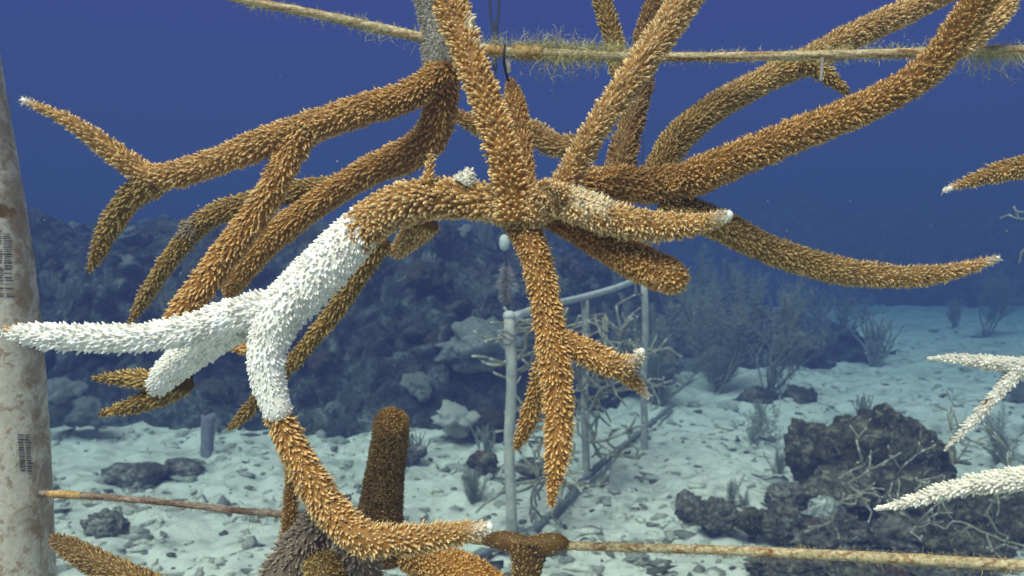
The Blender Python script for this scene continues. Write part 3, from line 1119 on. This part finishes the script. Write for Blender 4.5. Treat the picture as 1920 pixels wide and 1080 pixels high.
def build_rods():
    top = [(330, -32, 7.6, .49), (440, -4, 8.0, .49), (600, 28, 8.4, .495), (700, 50, 8.8, .5), (800, 72, 9.2, .5), (900, 92, 9.2, .5), (960, 97, 8.4, .5),
           (1050, 100, 8.4, .5), (1200, 106, 8.4, .5), (1400, 106, 8.4, .495), (1600, 102, 8.8, .49), (1750, 98, 9.2, .485), (1920, 94, 9.2, .48), (2080, 90, 9.2, .475)]
    P, r = px_line(top, .003)
    xs = np.array([proj_x(p) for p in P])
    root = thing('rod', 'upper cream and rust coloured rod the corals hang from', 'rod', P[0])
    rr = r * (1 + np.array([.10 * noise.noise(Vector((p[0] * 90, 0, 1))) + .10 * noise.noise(Vector((p[0] * 260, 0, 1))) for p in P]))
    g = Geo(); g.add(*tube(P, rr, 18)); g.build('shaft', M_ROD, root)

    def sleeve(P, r, xs, x0, x1, k, mat, root):
        i = np.where((xs >= x0) & (xs <= x1))[0]
        g = Geo()
        q = r[i] * k * (1 + .05 * rng.normal(size=len(i)))
        q[0] = q[-1] = r[i[0]] * 1.02
        g.add(*tube(P[i], q, 20))
        return g.build('sleeve', mat, root)
    sleeve(P, r, xs, 957, 1027, 1.55, M_FERRULE, root)
    sleeve(P, r, xs, 893, 950, 1.15, M_FERRULE, root)
    fuzz_on(P, r, [(640, 800, 260, 13, 20), (470, 640, 130, 8, 16), (905, 1180, 2600, 22, 16), (1010, 1110, 420, 34, 40), (1180, 1560, 1000, 9, 10), (1560, 1800, 800, 14, 13), (440, 900, 900, 8, 9), (1800, 1920, 420, 13, 40)], root, (.52, .49, .24))
    # crimped metal tab that the big coral hangs by
    clip = thing('crimp', 'small grey metal crimp hanging from the upper rod above the coral', 'crimp', unproj(953, 108, .5))
    g = Geo(); g.add(*tube(np.array([unproj(951, 112, .495), unproj(953, 122, .494), unproj(955, 136, .494)]), .0013, 8)); g.build('tab', M_METAL, clip, False)
    g = Geo(); g.add(*tube(catmull(np.array([unproj(947, 84, .493), unproj(945, 105, .490), unproj(946, 125, .493), unproj(953, 152, .500)])), .0007, 6)); g.build('wire', M_ROPE, clip)
    clip2 = thing('crimp', 'small pale metal tab under the upper rod at the right, on a brown stub', 'crimp', unproj(1540, 118, .49))
    g = Geo(); g.add(*tube(np.array([unproj(1542, 108, .487), unproj(1541, 130, .487), unproj(1539, 151, .487)]), .0010, 8)); g.build('tab', M_METAL, clip2, False)

    low = [(60, 924, 5.9, .615), (90, 926, 5.9, .61), (150, 929, 5.9, .6), (300, 941, 5.8, .585), (420, 955, 5.8, .575), (525, 964, 5.9, .565), (600, 972, 5.9, .555), (760, 992, 6.2, .54), (910, 1015, 7.5, .52),
           (1060, 1023, 7.9, .5), (1300, 1030, 8.6, .47), (1500, 1038, 9.4, .44), (1700, 1048, 10.2, .41), (1920, 1061, 10.9, .385), (2100, 1072, 11.3, .37)]
    P, r = px_line(low, .003)
    xs = np.array([proj_x(p) for p in P])
    root = thing('rod', 'lower rust red and cream rod running from the pole to the right edge', 'rod', P[0])
    a, b = np.where(xs <= 700)[0], np.where(xs > 695)[0]
    rr = r * (1 + np.array([.14 * noise.noise(Vector((p[0] * 110, 0, 5))) + .12 * noise.noise(Vector((p[0] * 300, 0, 1))) for p in P]))
    g = Geo(); g.add(*tube(P[a], rr[a], 18)); o = g.build('shaft', M_ROD2, root)
    tag(o, 'red crusted left length of the rod')
    g = Geo(); g.add(*tube(P[b], rr[b], 18)); g.build('shaft', M_ROD, root)
    sleeve(P, r, xs, 86, 155, 1.25, M_FERRULE, root)
    sleeve(P, r, xs, 1052, 1073, 1.5, M_FERRULE, root)
    sleeve(P, r, xs, 908, 935, 1.6, M_METAL, root)
    fuzz_on(P, r, [(150, 520, 260, 8, 14), (360, 372, 16, 40, 6), (1080, 1500, 1100, 7, 9), (1500, 1920, 1300, 8, 9), (100, 560, 900, 6, 8), (470, 485, 14, 3, 36), (230, 360, 30, 4, 40)], root, (.36, .29, .17))


# ------------------------------------------------------------------ living corals
PAL = {  # cup base, cup middle, cup tip
    'brown': ((.115, .045, .006), (.37, .175, .026), (.78, .53, .23)),
    'warm': ((.14, .055, .007), (.44, .21, .034), (.86, .61, .29)),
    'dark': ((.085, .038, .010), (.17, .09, .025), (.42, .28, .12)),
    'olive': ((.075, .038, .007), (.24, .132, .026), (.60, .45, .18)),
    'tan': ((.19, .085, .016), (.46, .25, .066), (.86, .67, .37)),
    'orange': ((.17, .062, .006), (.40, .17, .018), (.76, .46, .13)),
    'grey': ((.10, .075, .05), (.19, .15, .105), (.40, .34, .27)),
    'white': ((.88, .85, .76), (.91, .89, .82), (.95, .94, .90)),
    'dead': ((.26, .245, .21), (.36, .345, .30), (.52, .50, .44)),
    'cream': ((.50, .38, .20), (.70, .58, .36), (.88, .80, .62)),
    'bone': ((.66, .63, .53), (.76, .73, .64), (.86, .83, .74)),
}
GOLD = math.pi * (3 - math.sqrt(5))


def coral_branch(root, pts, pal='brown', cup=.0041, gap=.0030, tilt=50, fuzz=5, flare=.32, tip=None, patches=(), blunt=False, label=None, fine=1.0, pal2=None, open_start=False, cupr=.00089, fz=1.0):
    """one branch: swept core covered with tilted tubular cups (and polyp hair)"""
    cup, gap, cupr = cup * .74, gap * .72, cupr * .70
    C = np.array([np.append(unproj(x, y, d), .925 * r * d / F) for x, y, r, d in pts])
    S, s = resample(catmull(C), .0012)
    P, rt = S[:, :3], np.maximum(S[:, 3], .0008)
    L = s[-1]
    T, U, B = frames(P)
    tl = R(tilt)
    core = np.maximum(rt - .80 * cup * math.cos(tl) - .12 * cup - .5 * cupr - .00012 * fuzz, rt * .5)
    core = core * (1 + flare * np.exp(-s / (1.1 * rt[0])))
    seed = float(rng.uniform(0, 90))
    core = core * (1 + np.array([.07 * noise.noise(Vector((q * 70, seed, 0))) for q in s]))
    # rounded end
    re = core[-1] if blunt else min(core[-1], .0030)
    endz = np.clip((L - s) / max(core[-1] * 1.0, 1e-4), 0, 1)
    core = core * np.sqrt(np.clip(1 - (1 - endz) ** 2, .02, 1))
    p0, p1, p2 = (np.array(c) for c in PAL[pal])
    q0, q1, q2 = (np.array(c) for c in PAL[pal2]) if pal2 else (p0, p1, p2)
    PC = [(unproj(x, y, 1.0), rr, PAL[k]) for x, y, rr, k in patches]

    def tones(pos, c0, c1, c2, fr):
        """colour triple per position: along-branch blend, patches, mottling"""
        f = np.clip(fr, 0, 1)[:, None]
        c = [c0 * (1 - f) + q0 * f, c1 * (1 - f) + q1 * f, c2 * (1 - f) + q2 * f]
        if tip:
            w = np.clip(1 - (L - fr * L) / (.006 + rt[-1] * 2), 0, 1)[:, None] ** 1.3
            c = [a * (1 - w) + np.array(b) * w for a, b in zip(c, PAL['bone'])]
        if PC:
            d = np.array([feet_d(p) for p in pos])
            x = np.array([proj_x(p) for p in pos]); y = np.array([proj_y(p) for p in pos])
            for (pc, rr, key), (px, py, _, _) in zip(PC, patches):
                jag = np.array([noise.noise(Vector(p * 260)) for p in pos])
                w = np.clip((rr - np.hypot(x - px, y - py) + jag * rr * .6) / (rr * .25), 0, 1)[:, None]
                c = [a * (1 - w) + np.array(b) * w for a, b in zip(c, key)]
        mot = np.array([noise.noise(Vector(p * 130) + Vector((seed, 0, 0))) for p in pos])
        k = (1 + .22 * mot)[:, None]
        return [a * k for a in c]

    g = Geo()
    V, Q, Tr = tube(P, core, 18)
    rep = np.repeat(np.arange(len(P)), 18)
    rep = np.append(rep, [0, len(P) - 1])
    c = tones(V, p0, p1, p2, s[rep] / L)
    g.add(V, Q, Tr, c[0] * .6 + c[1] * .4)
    # ---- cups
    dens = 2 * math.pi * np.maximum(core, .0012) / (gap * gap)
    cdf = np.concatenate([[0], np.cumsum((dens[1:] + dens[:-1]) / 2 * np.diff(s))])
    n = int(cdf[-1])
    k = np.arange(n)
    sk = np.interp((k + .5) / n * cdf[-1], cdf, s) + rng.normal(size=n) * gap * .22
    sk = np.clip(sk, 0, L)
    if tip: sk = np.minimum(sk, L - tip * pts[-1][3] / F * (1.7 if tip > 7 else .9) + rng.normal(size=n) * .0004)
    th = k * GOLD + rng.normal(size=n) * .10 + seed
    f = sk / L * (len(P) - 1)
    i0 = np.clip(f.astype(int), 0, len(P) - 2)
    w = (f - i0)[:, None]
    lerp = lambda A: A[i0] * (1 - w) + A[i0 + 1] * w
    Pc, Tc, Uc, Bc = lerp(P), unit(lerp(T)), lerp(U), lerp(B)
    rc = np.interp(sk, s, core)
    nr = unit(np.cos(th)[:, None] * Uc + np.sin(th)[:, None] * Bc)
    base = Pc + nr * (rc - .0007)[:, None]
    tilt_k = tl + rng.normal(size=n) * .14
    if blunt:
        slope = np.clip(1 - (L - sk) / np.maximum(rt[-1], 1e-4), 0, 1)
        tilt_k = np.maximum(tilt_k, slope * R(80))
    near = np.clip((L - sk) / (rt.mean() * 3.0), 0, 1)
    if not blunt: tilt_k = tilt_k + (1 - near) * R(14)
    D = unit(np.cos(tilt_k)[:, None] * nr + np.sin(tilt_k)[:, None] * Tc + rng.normal(size=(n, 3)) * .07)
    sz = rng.uniform(.5, 1.25, n) * (.55 + .45 * near if not blunt else 1)
    big = np.array([noise.noise(Vector(b * 90) + Vector((0, seed, 0))) for b in base])
    sz = sz * (1 + .25 * big)
    ln = cup * sz
    wd = cupr * rng.uniform(.82, 1.15, n) * (.7 + .3 * sz)
    E1 = unit(np.cross(D, nr + rng.normal(size=(n, 3)) * .1))
    E2 = np.cross(D, E1)
    sides = 7
    a = np.arange(sides) / sides * 2 * math.pi
    prof = [(0.0, 1.60), (.28, 1.16), (.68, .86), (.93, .52)]
    bendv = nr * .18                                  # cups curl slightly outward
    rings = []
    for tt, pr in prof:
        cen = base + (D + bendv * tt * tt) * (ln * tt + .0)[:, None]
        rings.append(cen[:, None] + (np.cos(a)[None, :, None] * E1[:, None] + np.sin(a)[None, :, None] * E2[:, None]) * (wd * pr)[:, None, None])
    tipv = base + (D + bendv) * (ln * 1.0)[:, None]
    Vc = np.concatenate(rings + [tipv[:, None]], 1)
    m = 4 * sides + 1
    o = np.arange(n)[:, None] * m
    q = []
    for r_ in range(3):
        for j in range(sides):
            j2 = (j + 1) % sides
            q.append((r_ * sides + j, r_ * sides + j2, (r_ + 1) * sides + j2, (r_ + 1) * sides + j))
    q = (o[:, :, None] + np.array(q)[None]).reshape(-1, 4)
    t = (o[:, :, None] + np.array([(3 * sides + j, 3 * sides + (j + 1) % sides, 4 * sides) for j in range(sides)])[None]).reshape(-1, 3)
    c = tones(base, p0, p1, p2, sk / L)
    vary = rng.uniform(.78, 1.18, (n, 1))
    lev = [c[0] * .7 + c[1] * .3, c[0] * .25 + c[1] * .75, c[1] * .5 + c[2] * .5, c[2]]
    cc = np.concatenate([np.repeat((x * vary)[:, None], sides, 1) for x in lev] + [(c[2] * vary)[:, None]], 1)
    g.add(Vc.reshape(-1, 3), q, t, np.clip(cc.reshape(-1, 3), 0, .95))
    # ---- polyp hair
    fuzz = max(2, int(fuzz * .62)) if fuzz else 0
    if fuzz:
        kf = np.repeat(np.arange(n), fuzz)
        N = len(kf)
        at = rng.uniform(.45, 1.0, N)
        fa = rng.uniform(0, 2 * math.pi, N)
        rad = np.cos(fa)[:, None] * E1[kf] + np.sin(fa)[:, None] * E2[kf]
        b = base[kf] + (D[kf] + bendv[kf] * .6) * (ln[kf] * at)[:, None] + rad * (wd[kf] * (1.25 - .85 * at))[:, None]
        dd = rad * .75 + D[kf] * .35 + nr[kf] * .45 + rng.normal(size=(N, 3)) * .35
        V, Q, T2, mm = ribbons(b, dd, rng.uniform(.0009, .0025, N) * fine, rng.uniform(.0004, .0007, N), 1, .2)
        fc = np.clip(c[2][kf] * .55 + c[1][kf] * .30 + np.array((.03, .025, .01)), 0, .9) * fz
        g.add(V, Q, T2, np.repeat(fc, mm, 0))
        # polyps between the cups, straight from the tissue
        N = n * fuzz
        kf = rng.integers(0, n, N)
        j = np.clip(i0[kf] + rng.integers(-1, 2, N), 0, len(P) - 1)
        fa = rng.uniform(0, 2 * math.pi, N)
        n2 = np.cos(fa)[:, None] * U[j] + np.sin(fa)[:, None] * B[j]
        b = P[j] + n2 * (core[j] * .97)[:, None] + T[j] * rng.uniform(-.0006, .0006, N)[:, None]
        V, Q, T2, mm = ribbons(b, n2 + T[j] * .5 + rng.normal(size=(N, 3)) * .4, rng.uniform(.0010, .0029, N) * fine, rng.uniform(.0004, .0007, N), 1, .2)
        g.add(V, Q, T2, np.repeat(np.clip(c[1][kf] * .65 + c[2][kf] * .3, 0, .9) * fz, mm, 0))
    ob = g.build('branch', M_BLEACH if pal in ('white', 'bone') else M_CORAL, root)
    if label: ob['label'] = label
    if tip:
        tr = tip * pts[-1][3] / F
        e = P[-1] - T[-1] * tr * .9
        gg = Geo()
        zz = np.concatenate([np.linspace(-2.6, 0, 5), np.sin(np.linspace(0, math.pi / 2, 7))[1:]])
        rad = np.concatenate([np.linspace(1.12, 1.0, 5), np.cos(np.linspace(0, math.pi / 2, 7))[1:] + .02]) * tr
        gg.add(*tube(e + T[-1] * (zz * tr)[:, None], rad * (1 + .03 * rng.normal(size=len(rad))), 14))
        gg.build('tip', M_TIP, ob)
    return ob


def build_main_coral():
    root = thing('staghorn_coral', 'large brown staghorn coral with a bleached white arm hanging in the middle', 'coral', unproj(955, 145, .505))
    b = lambda pts, *a, **k: coral_branch(root, pts, *a, **k)
    # stem it hangs by
    b([(984, 375, 27, .475), (981, 320, 27, .49), (975, 255, 29, .50), (966, 195, 27, .504), (957, 150, 16, .505)], 'brown', tilt=58, fuzz=2)
    # hub
    b([(925, 388, 40, .455), (985, 398, 43, .440), (1050, 372, 38, .435)], 'tan', cup=.0026, gap=.0024, fuzz=5, tilt=25, flare=0, cupr=.0010, blunt=True)
    # up branch towards the viewer
    b([(968, 410, 40, .440), (950, 310, 41, .436), (915, 200, 40, .440), (880, 105, 40, .447), (845, 10, 42, .455), (820, -70, 43, .462)], 'warm', cup=.0040, tilt=24, fuzz=2, gap=.0034, cupr=.00112,
      patches=[(898, 45, 28, 'cream'), (908, 85, 15, 'cream')])
    # up right branch
    b([(1050, 365, 34, .440), (1105, 262, 36, .436), (1178, 155, 38, .440), (1250, 50, 40, .448), (1320, -50, 42, .456)], 'tan', cup=.0041, gap=.0031, tilt=42, fuzz=8)
    # front right arm with white tip
    b([(1015, 362, 34, .435), (1080, 385, 45, .42), (1150, 410, 44, .41), (1230, 424, 40, .40), (1305, 420, 33, .39), (1352, 407, 22, .385), (1374, 401, 13, .383)], 'tan', cup=.0034, gap=.0029, cupr=.00095, tilt=34, fuzz=8, tip=9,
      patches=[(1112, 364, 48, 'cream')])
    b([(1062, 372, 26, .42), (1035, 355, 21, .41), (1012, 343, 12, .40)], 'tan', cup=.003, tilt=50, fuzz=4)
    # long right branch and its forks
    b([(1050, 345, 36, .47), (1150, 345, 42, .475), (1260, 345, 46, .47), (1360, 308, 44, .455), (1500, 250, 42, .44), (1640, 192, 41, .43), (1735, 135, 41, .42), (1805, 50, 44, .41), (1865, -50, 46, .40)], 'brown', cup=.0036, gap=.0028, cupr=.0009, tilt=48, fuzz=8)
    b([(1225, 345, 34, .49), (1265, 268, 36, .505), (1335, 205, 35, .515), (1430, 152, 33, .525), (1510, 115, 33, .53), (1590, 72, 33, .53), (1690, 26, 32, .53), (1800, -30, 32, .53)], 'olive', cup=.0037, gap=.0028, cupr=.0009, tilt=52, fuzz=7, pal2='tan')
    b([(1505, 118, 22, .52), (1552, 142, 21, .515), (1590, 176, 14, .51)], 'olive', fuzz=3)
    b([(1790, 95, 26, .46), (1845, 50, 33, .465), (1885, 5, 31, .47), (1915, -45, 28, .475)], 'tan', fuzz=4)
    # branch behind rising over the rod, forked
    b([(1160, 335, 33, .49), (1172, 270, 32, .50), (1193, 205, 28, .508), (1208, 140, 26, .52), (1205, 80, 26, .525), (1240, -30, 28, .53)], 'dark', fuzz=3)
    b([(1192, 205, 24, .51), (1162, 140, 23, .52), (1150, 72, 25, .525), (1120, -25, 25, .53)], 'olive', fuzz=3)
    # pale cross branch far behind
    b([(1120, 278, 27, .53), (1040, 272, 30, .535), (995, 245, 28, .54), (930, 248, 25, .545), (880, 228, 24, .545), (838, 203, 14, .545)], 'tan', fuzz=4)
    # lower right long branch
    b([(1240, 378, 34, .475), (1340, 418, 38, .475), (1455, 473, 36, .48), (1580, 508, 34, .48), (1700, 519, 29, .475), (1790, 508, 24, .47), (1845, 492, 16, .468), (1874, 483, 9, .467)], 'olive', cup=.0034, gap=.0027, cupr=.0009, tilt=50, fuzz=8, tip=4.8, pal2='tan')
    # blunt orange branch
    b([(1035, 400, 34, .455), (1105, 438, 42, .44), (1190, 488, 46, .42), (1245, 513, 45, .41), (1280, 530, 36, .402)], 'orange', pal2='warm', cup=.0029, gap=.0026, cupr=.0009, tilt=42, fuzz=8, blunt=True)
    # hanging branch and its side twigs
    b([(972, 405, 36, .447), (1000, 470, 37, .44), (1022, 560, 37, .43), (1036, 650, 39, .42), (1047, 750, 38, .41), (1045, 850, 33, .40), (1036, 920, 21, .395), (1033, 948, 9, .393)], 'brown', cup=.0038, tilt=50, fuzz=3, pal2='warm')
    b([(1040, 635, 28, .425), (1100, 660, 34, .418), (1148, 685, 33, .41), (1185, 680, 24, .405), (1206, 655, 15, .40)], 'brown', cup=.0034, fuzz=4, tip=7.5, pal2='tan')
    b([(1160, 690, 25, .41), (1195, 722, 19, .413), (1217, 747, 10, .416)], 'brown', cup=.003, fuzz=3, tip=4.6, pal2='tan')
    b([(1027, 655, 24, .435), (1006, 740, 26, .45), (986, 800, 24, .455), (968, 842, 13, .46)], 'brown', cup=.0034, fuzz=4)
    # left arch, bleached beyond it
    b([(965, 388, 44, .45), (900, 378, 45, .455), (820, 372, 48, .455), (745, 385, 53, .45), (690, 420, 53, .445), (655, 455, 44, .442)], 'brown', cup=.0044, gap=.0034, tilt=48, fuzz=3, pal2='tan', cupr=.0014, flare=0)
    b([(715, 405, 46, .448), (672, 435, 51, .444), (620, 490, 56, .436), (565, 545, 56, .43), (520, 595, 53, .425), (500, 655, 44, .422), (503, 715, 42, .421), (528, 792, 35, .42)], 'white', cup=.0032, gap=.0026, tilt=42, cupr=.00092, fuzz=0, flare=0, label='bleached white branch', patches=[(712, 408, 68, 'brown'), (540, 812, 30, 'warm')])
    b([(505, 583, 42, .43), (445, 590, 38, .425), (365, 617, 37, .42), (275, 632, 35, .415), (180, 635, 34, .41), (90, 629, 32, .405), (30, 625, 26, .402), (2, 620, 13, .40)], 'white', cup=.0042, gap=.0027, tilt=55, cupr=.00098, fuzz=0, label='bleached white branch with a brown end', patches=[(8, 602, 26, 'orange'), (0, 640, 12, 'olive')])
    b([(440, 600, 42, .435), (378, 652, 38, .44), (325, 690, 36, .445), (285, 735, 24, .449)], 'white', cup=.0024, gap=.0022, cupr=.00085, tilt=45, fuzz=0, blunt=True, label='short bleached white branch')
    b([(330, 715, 26, .452), (280, 712, 24, .455), (225, 709, 20, .46), (176, 710, 11, .463)], 'olive', tilt=60, fuzz=2)
    b([(345, 712, 28, .455), (300, 742, 27, .46), (240, 763, 21, .463), (188, 776, 11, .465)], 'olive', tilt=60, fuzz=2)
    # brown continuation of the bleached branch
    b([(516, 765, 34, .423), (545, 830, 36, .42), (583, 900, 41, .415), (625, 962, 43, .41), (680, 1008, 43, .40), (760, 1012, 38, .395), (840, 1003, 34, .39), (892, 993, 28, .385), (925, 987, 16, .383)], 'warm', cup=.0042, tilt=50, fuzz=3, tip=9, flare=0, pal2='tan')
    # thin branch behind the bleached arm
    b([(715, 450, 27, .475), (655, 543, 25, .485), (595, 625, 22, .49), (545, 682, 21, .50), (492, 740, 20, .51), (452, 785, 17, .515), (428, 805, 8, .517)], 'olive', tilt=58, fuzz=2)
    b([(500, 655, 20, .47), (462, 654, 19, .472), (432, 652, 13, .474)], 'warm', fuzz=1)
    b([(800, 412, 32, .465), (768, 448, 29, .472), (738, 478, 19, .478)], 'tan', cup=.0026, gap=.0024, fuzz=5, tilt=40, blunt=True)
    b([(800, 345, 17, .448), (805, 315, 14, .448), (809, 284, 6, .448)], 'tan', cup=.0036, fuzz=2)
    b([(868, 345, 24, .45), (876, 332, 22, .45), (884, 320, 16, .45)], 'bone', cup=.0026, gap=.0024, fuzz=4, tilt=30, blunt=True)


def build_upper_left_coral():
    root = thing('staghorn_coral', 'brown staghorn coral at upper left with a dead white base gripping the upper rod', 'coral', unproj(818, 75, .50))
    b = lambda pts, *a, **k: coral_branch(root, pts, *a, **k)
    b([(770, -70, 27, .505), (795, -10, 28, .505), (810, 50, 30, .503), (820, 105, 36, .50), (828, 165, 34, .50)], 'dead', cup=.0016, gap=.0022, cupr=.0008, fuzz=6, tilt=20, flare=0, label='dead whitish base', fine=1.2)
    b([(828, 120, 36, .50), (828, 195, 38, .503), (806, 258, 42, .51), (765, 290, 40, .515), (690, 322, 35, .52), (615, 368, 33, .525), (540, 422, 33, .53), (480, 475, 33, .535), (440, 530, 28, .54), (425, 560, 14, .542)], 'brown', cup=.0038, tilt=52, fuzz=2)
    b([(832, 135, 34, .495), (765, 180, 37, .488), (680, 206, 37, .48), (590, 236, 37, .475), (500, 266, 37, .47), (400, 305, 34, .465), (300, 332, 32, .46), (250, 312, 30, .458), (190, 268, 26, .455), (128, 226, 21, .452), (75, 202, 15, .45), (40, 186, 8, .45)], 'brown', cup=.0040, tilt=55, fuzz=2, tip=4.6, pal2='tan', flare=0)
    b([(290, 335, 33, .462), (238, 378, 31, .468), (203, 430, 28, .474), (182, 478, 21, .478), (167, 508, 9, .48)], 'olive', cup=.0036, fuzz=4)
    b([(572, 238, 34, .475), (535, 305, 34, .47), (497, 378, 35, .468), (442, 452, 36, .466), (392, 520, 36, .463), (342, 582, 34, .46), (310, 620, 26, .458)], 'warm', cup=.0046, tilt=57, fuzz=2)
    b([(640, 352, 26, .528), (585, 355, 27, .535), (515, 368, 27, .54), (440, 388, 28, .545), (380, 415, 28, .55), (335, 465, 25, .55), (295, 520, 22, .555), (262, 575, 18, .56), (243, 606, 9, .562)], 'olive', cup=.0038, fuzz=3, patches=[(345, 425, 26, 'grey')])
    b([(372, 440, 22, .55), (352, 428, 19, .55), (338, 418, 13, .548)], 'grey', cup=.0018, gap=.0022, fuzz=6, tilt=20, blunt=True, label='grey fuzzy overgrown knob')


def build_bottom_coral():
    root = thing('staghorn_coral', 'brown and grey fuzzy staghorn coral rising from the lower edge, with a blunt upright stump', 'coral', unproj(640, 985, .54))
    b = lambda pts, *a, **k: coral_branch(root, pts, *a, **k)
    b([(698, 1050, 50, .50), (711, 975, 46, .50), (720, 900, 43, .50), (731, 825, 42, .495), (736, 768, 40, .49)], 'dark', cup=.0015, gap=.0018, tilt=30, fuzz=7, blunt=True, cupr=.0007, fz=.75, pal2='olive', patches=[(735, 785, 34, 'brown')], label='blunt brown stump with shade painted dark')  # shade painted into the stump's dark colours, browner at the lit top
    b([(530, 1075, 20, .535), (540, 1000, 20, .532), (546, 930, 20, .53), (548, 850, 17, .53), (545, 800, 10, .53)], 'brown', cup=.0034, fuzz=2)
    b([(622, 965, 40, .475), (565, 1030, 53, .465), (520, 1110, 58, .455), (495, 1180, 58, .45)], 'grey', cup=.0048, gap=.0038, cupr=.0011, tilt=40, fuzz=6, fine=1.3)
    b([(655, 1000, 42, .455), (680, 1060, 46, .45), (690, 1140, 48, .45)], 'grey', cup=.0048, gap=.0038, cupr=.0011, tilt=40, fuzz=6, fine=1.3)
    b([(600, 1045, 34, .45), (610, 1080, 46, .445), (612, 1150, 52, .44)], 'olive', cup=.0028, gap=.0024, tilt=30, fuzz=6, fine=1.2)
    b([(765, 1035, 38, .48), (830, 1060, 46, .472), (900, 1098, 52, .46), (980, 1165, 54, .45)], 'brown', pal2='orange', cup=.0028, gap=.0026, tilt=35, fuzz=6, cupr=.0009)


def build_small_corals():
    root = thing('coral_stub', 'dark olive coral stub encrusting the lower rod right of centre like a T', 'coral', unproj(985, 1020, .51))
    coral_branch(root, [(908, 1014, 15, .516), (945, 1014, 25, .508), (990, 1024, 24, .504), (1042, 1018, 25, .500), (1068, 1025, 14, .498)], 'dark', cup=.0012, gap=.0046, cupr=.0009, tilt=15, fuzz=2, blunt=True, pal2='olive', flare=-.15, fz=.7)
    coral_branch(root, [(992, 1014, 47, .508), (990, 1040, 43, .507), (987, 1080, 35, .506), (985, 1170, 34, .503)], 'dark', cup=.0036, gap=.0036, cupr=.0010, tilt=-50, fuzz=3, pal2='olive', flare=.12, fz=.7)
    root = thing('staghorn_coral', 'brown staghorn branch in the lower left corner beside the pole', 'coral', unproj(280, 1110, .54))
    coral_branch(root, [(330, 1125, 34, .535), (270, 1095, 33, .54), (195, 1062, 31, .55), (140, 1034, 28, .558), (100, 1008, 17, .565)], 'olive', cup=.0036, fuzz=3, blunt=True, pal2='dark')
    root = thing('staghorn_coral', 'brown staghorn branch tip entering at the right edge above the sand', 'coral', unproj(1990, 300, .5))
    coral_branch(root, [(2010, 298, 34, .5), (1930, 312, 31, .5), (1865, 325, 25, .5), (1810, 343, 17, .5), (1768, 358, 7, .5)], 'olive', cup=.0036, fuzz=4, tip=4.6, pal2='tan')
    root = thing('staghorn_coral', 'forked bleached white staghorn fragment at the right edge', 'coral', unproj(2000, 700, .55))
    coral_branch(root, [(2010, 706, 24, .55), (1930, 688, 22, .55), (1850, 680, 18, .55), (1785, 673, 14, .55), (1740, 672, 8, .55)], 'bone', cup=.0034, gap=.0028, tilt=55, fuzz=0, cupr=.0011)
    coral_branch(root, [(1910, 690, 20, .55), (1858, 752, 16, .55), (1815, 800, 13, .55), (1772, 843, 5, .55)], 'bone', cup=.0034, gap=.0028, tilt=52, fuzz=0, cupr=.0011, patches=[(1850, 752, 5, 'olive')])
    root = thing('staghorn_coral', 'curved bleached white staghorn branch at the lower right edge above the rod', 'coral', unproj(2000, 885, .46))
    coral_branch(root, [(2015, 890, 32, .46), (1930, 897, 30, .46), (1840, 906, 25, .46), (1760, 924, 20, .46), (1690, 944, 15, .46), (1640, 955, 8, .46)], 'bone', cup=.0036, gap=.0028, tilt=55, fuzz=0, cupr=.0012)


def build_particles():
    g = Geo()
    for _ in range(150):
        d = rng.uniform(.3, 2.2)
        c = unproj(rng.uniform(-100, 2020), rng.uniform(-50, 1000), d)
        r = rng.uniform(.0004, .0015) * (.5 + .7 * d)
        V = c + unit(rng.normal(size=(6, 3))) * r * rng.uniform(.4, 1, (6, 1))
        T = [(a, b, e) for a in range(6) for b in range(a + 1, 6) for e in range(b + 1, 6)][::2]
        g.add(V, None, T, np.array((.5, .5, .47)) * rng.uniform(.5, 1.1))
    tag(g.build('drifting_particles', M_FUZZ, None, False), 'pale specks of marine snow drifting in the open water', 'particles', kind='stuff')


build_haze()
build_sand()
build_reef()
build_turf()
build_coral_heads()
build_boulders()
build_rubble()
build_gorgonians()
build_twigs()
build_sponge()
build_frame()
build_pole()
build_rods()
build_particles()
build_main_coral()
build_upper_left_coral()
build_bottom_coral()
build_small_corals()
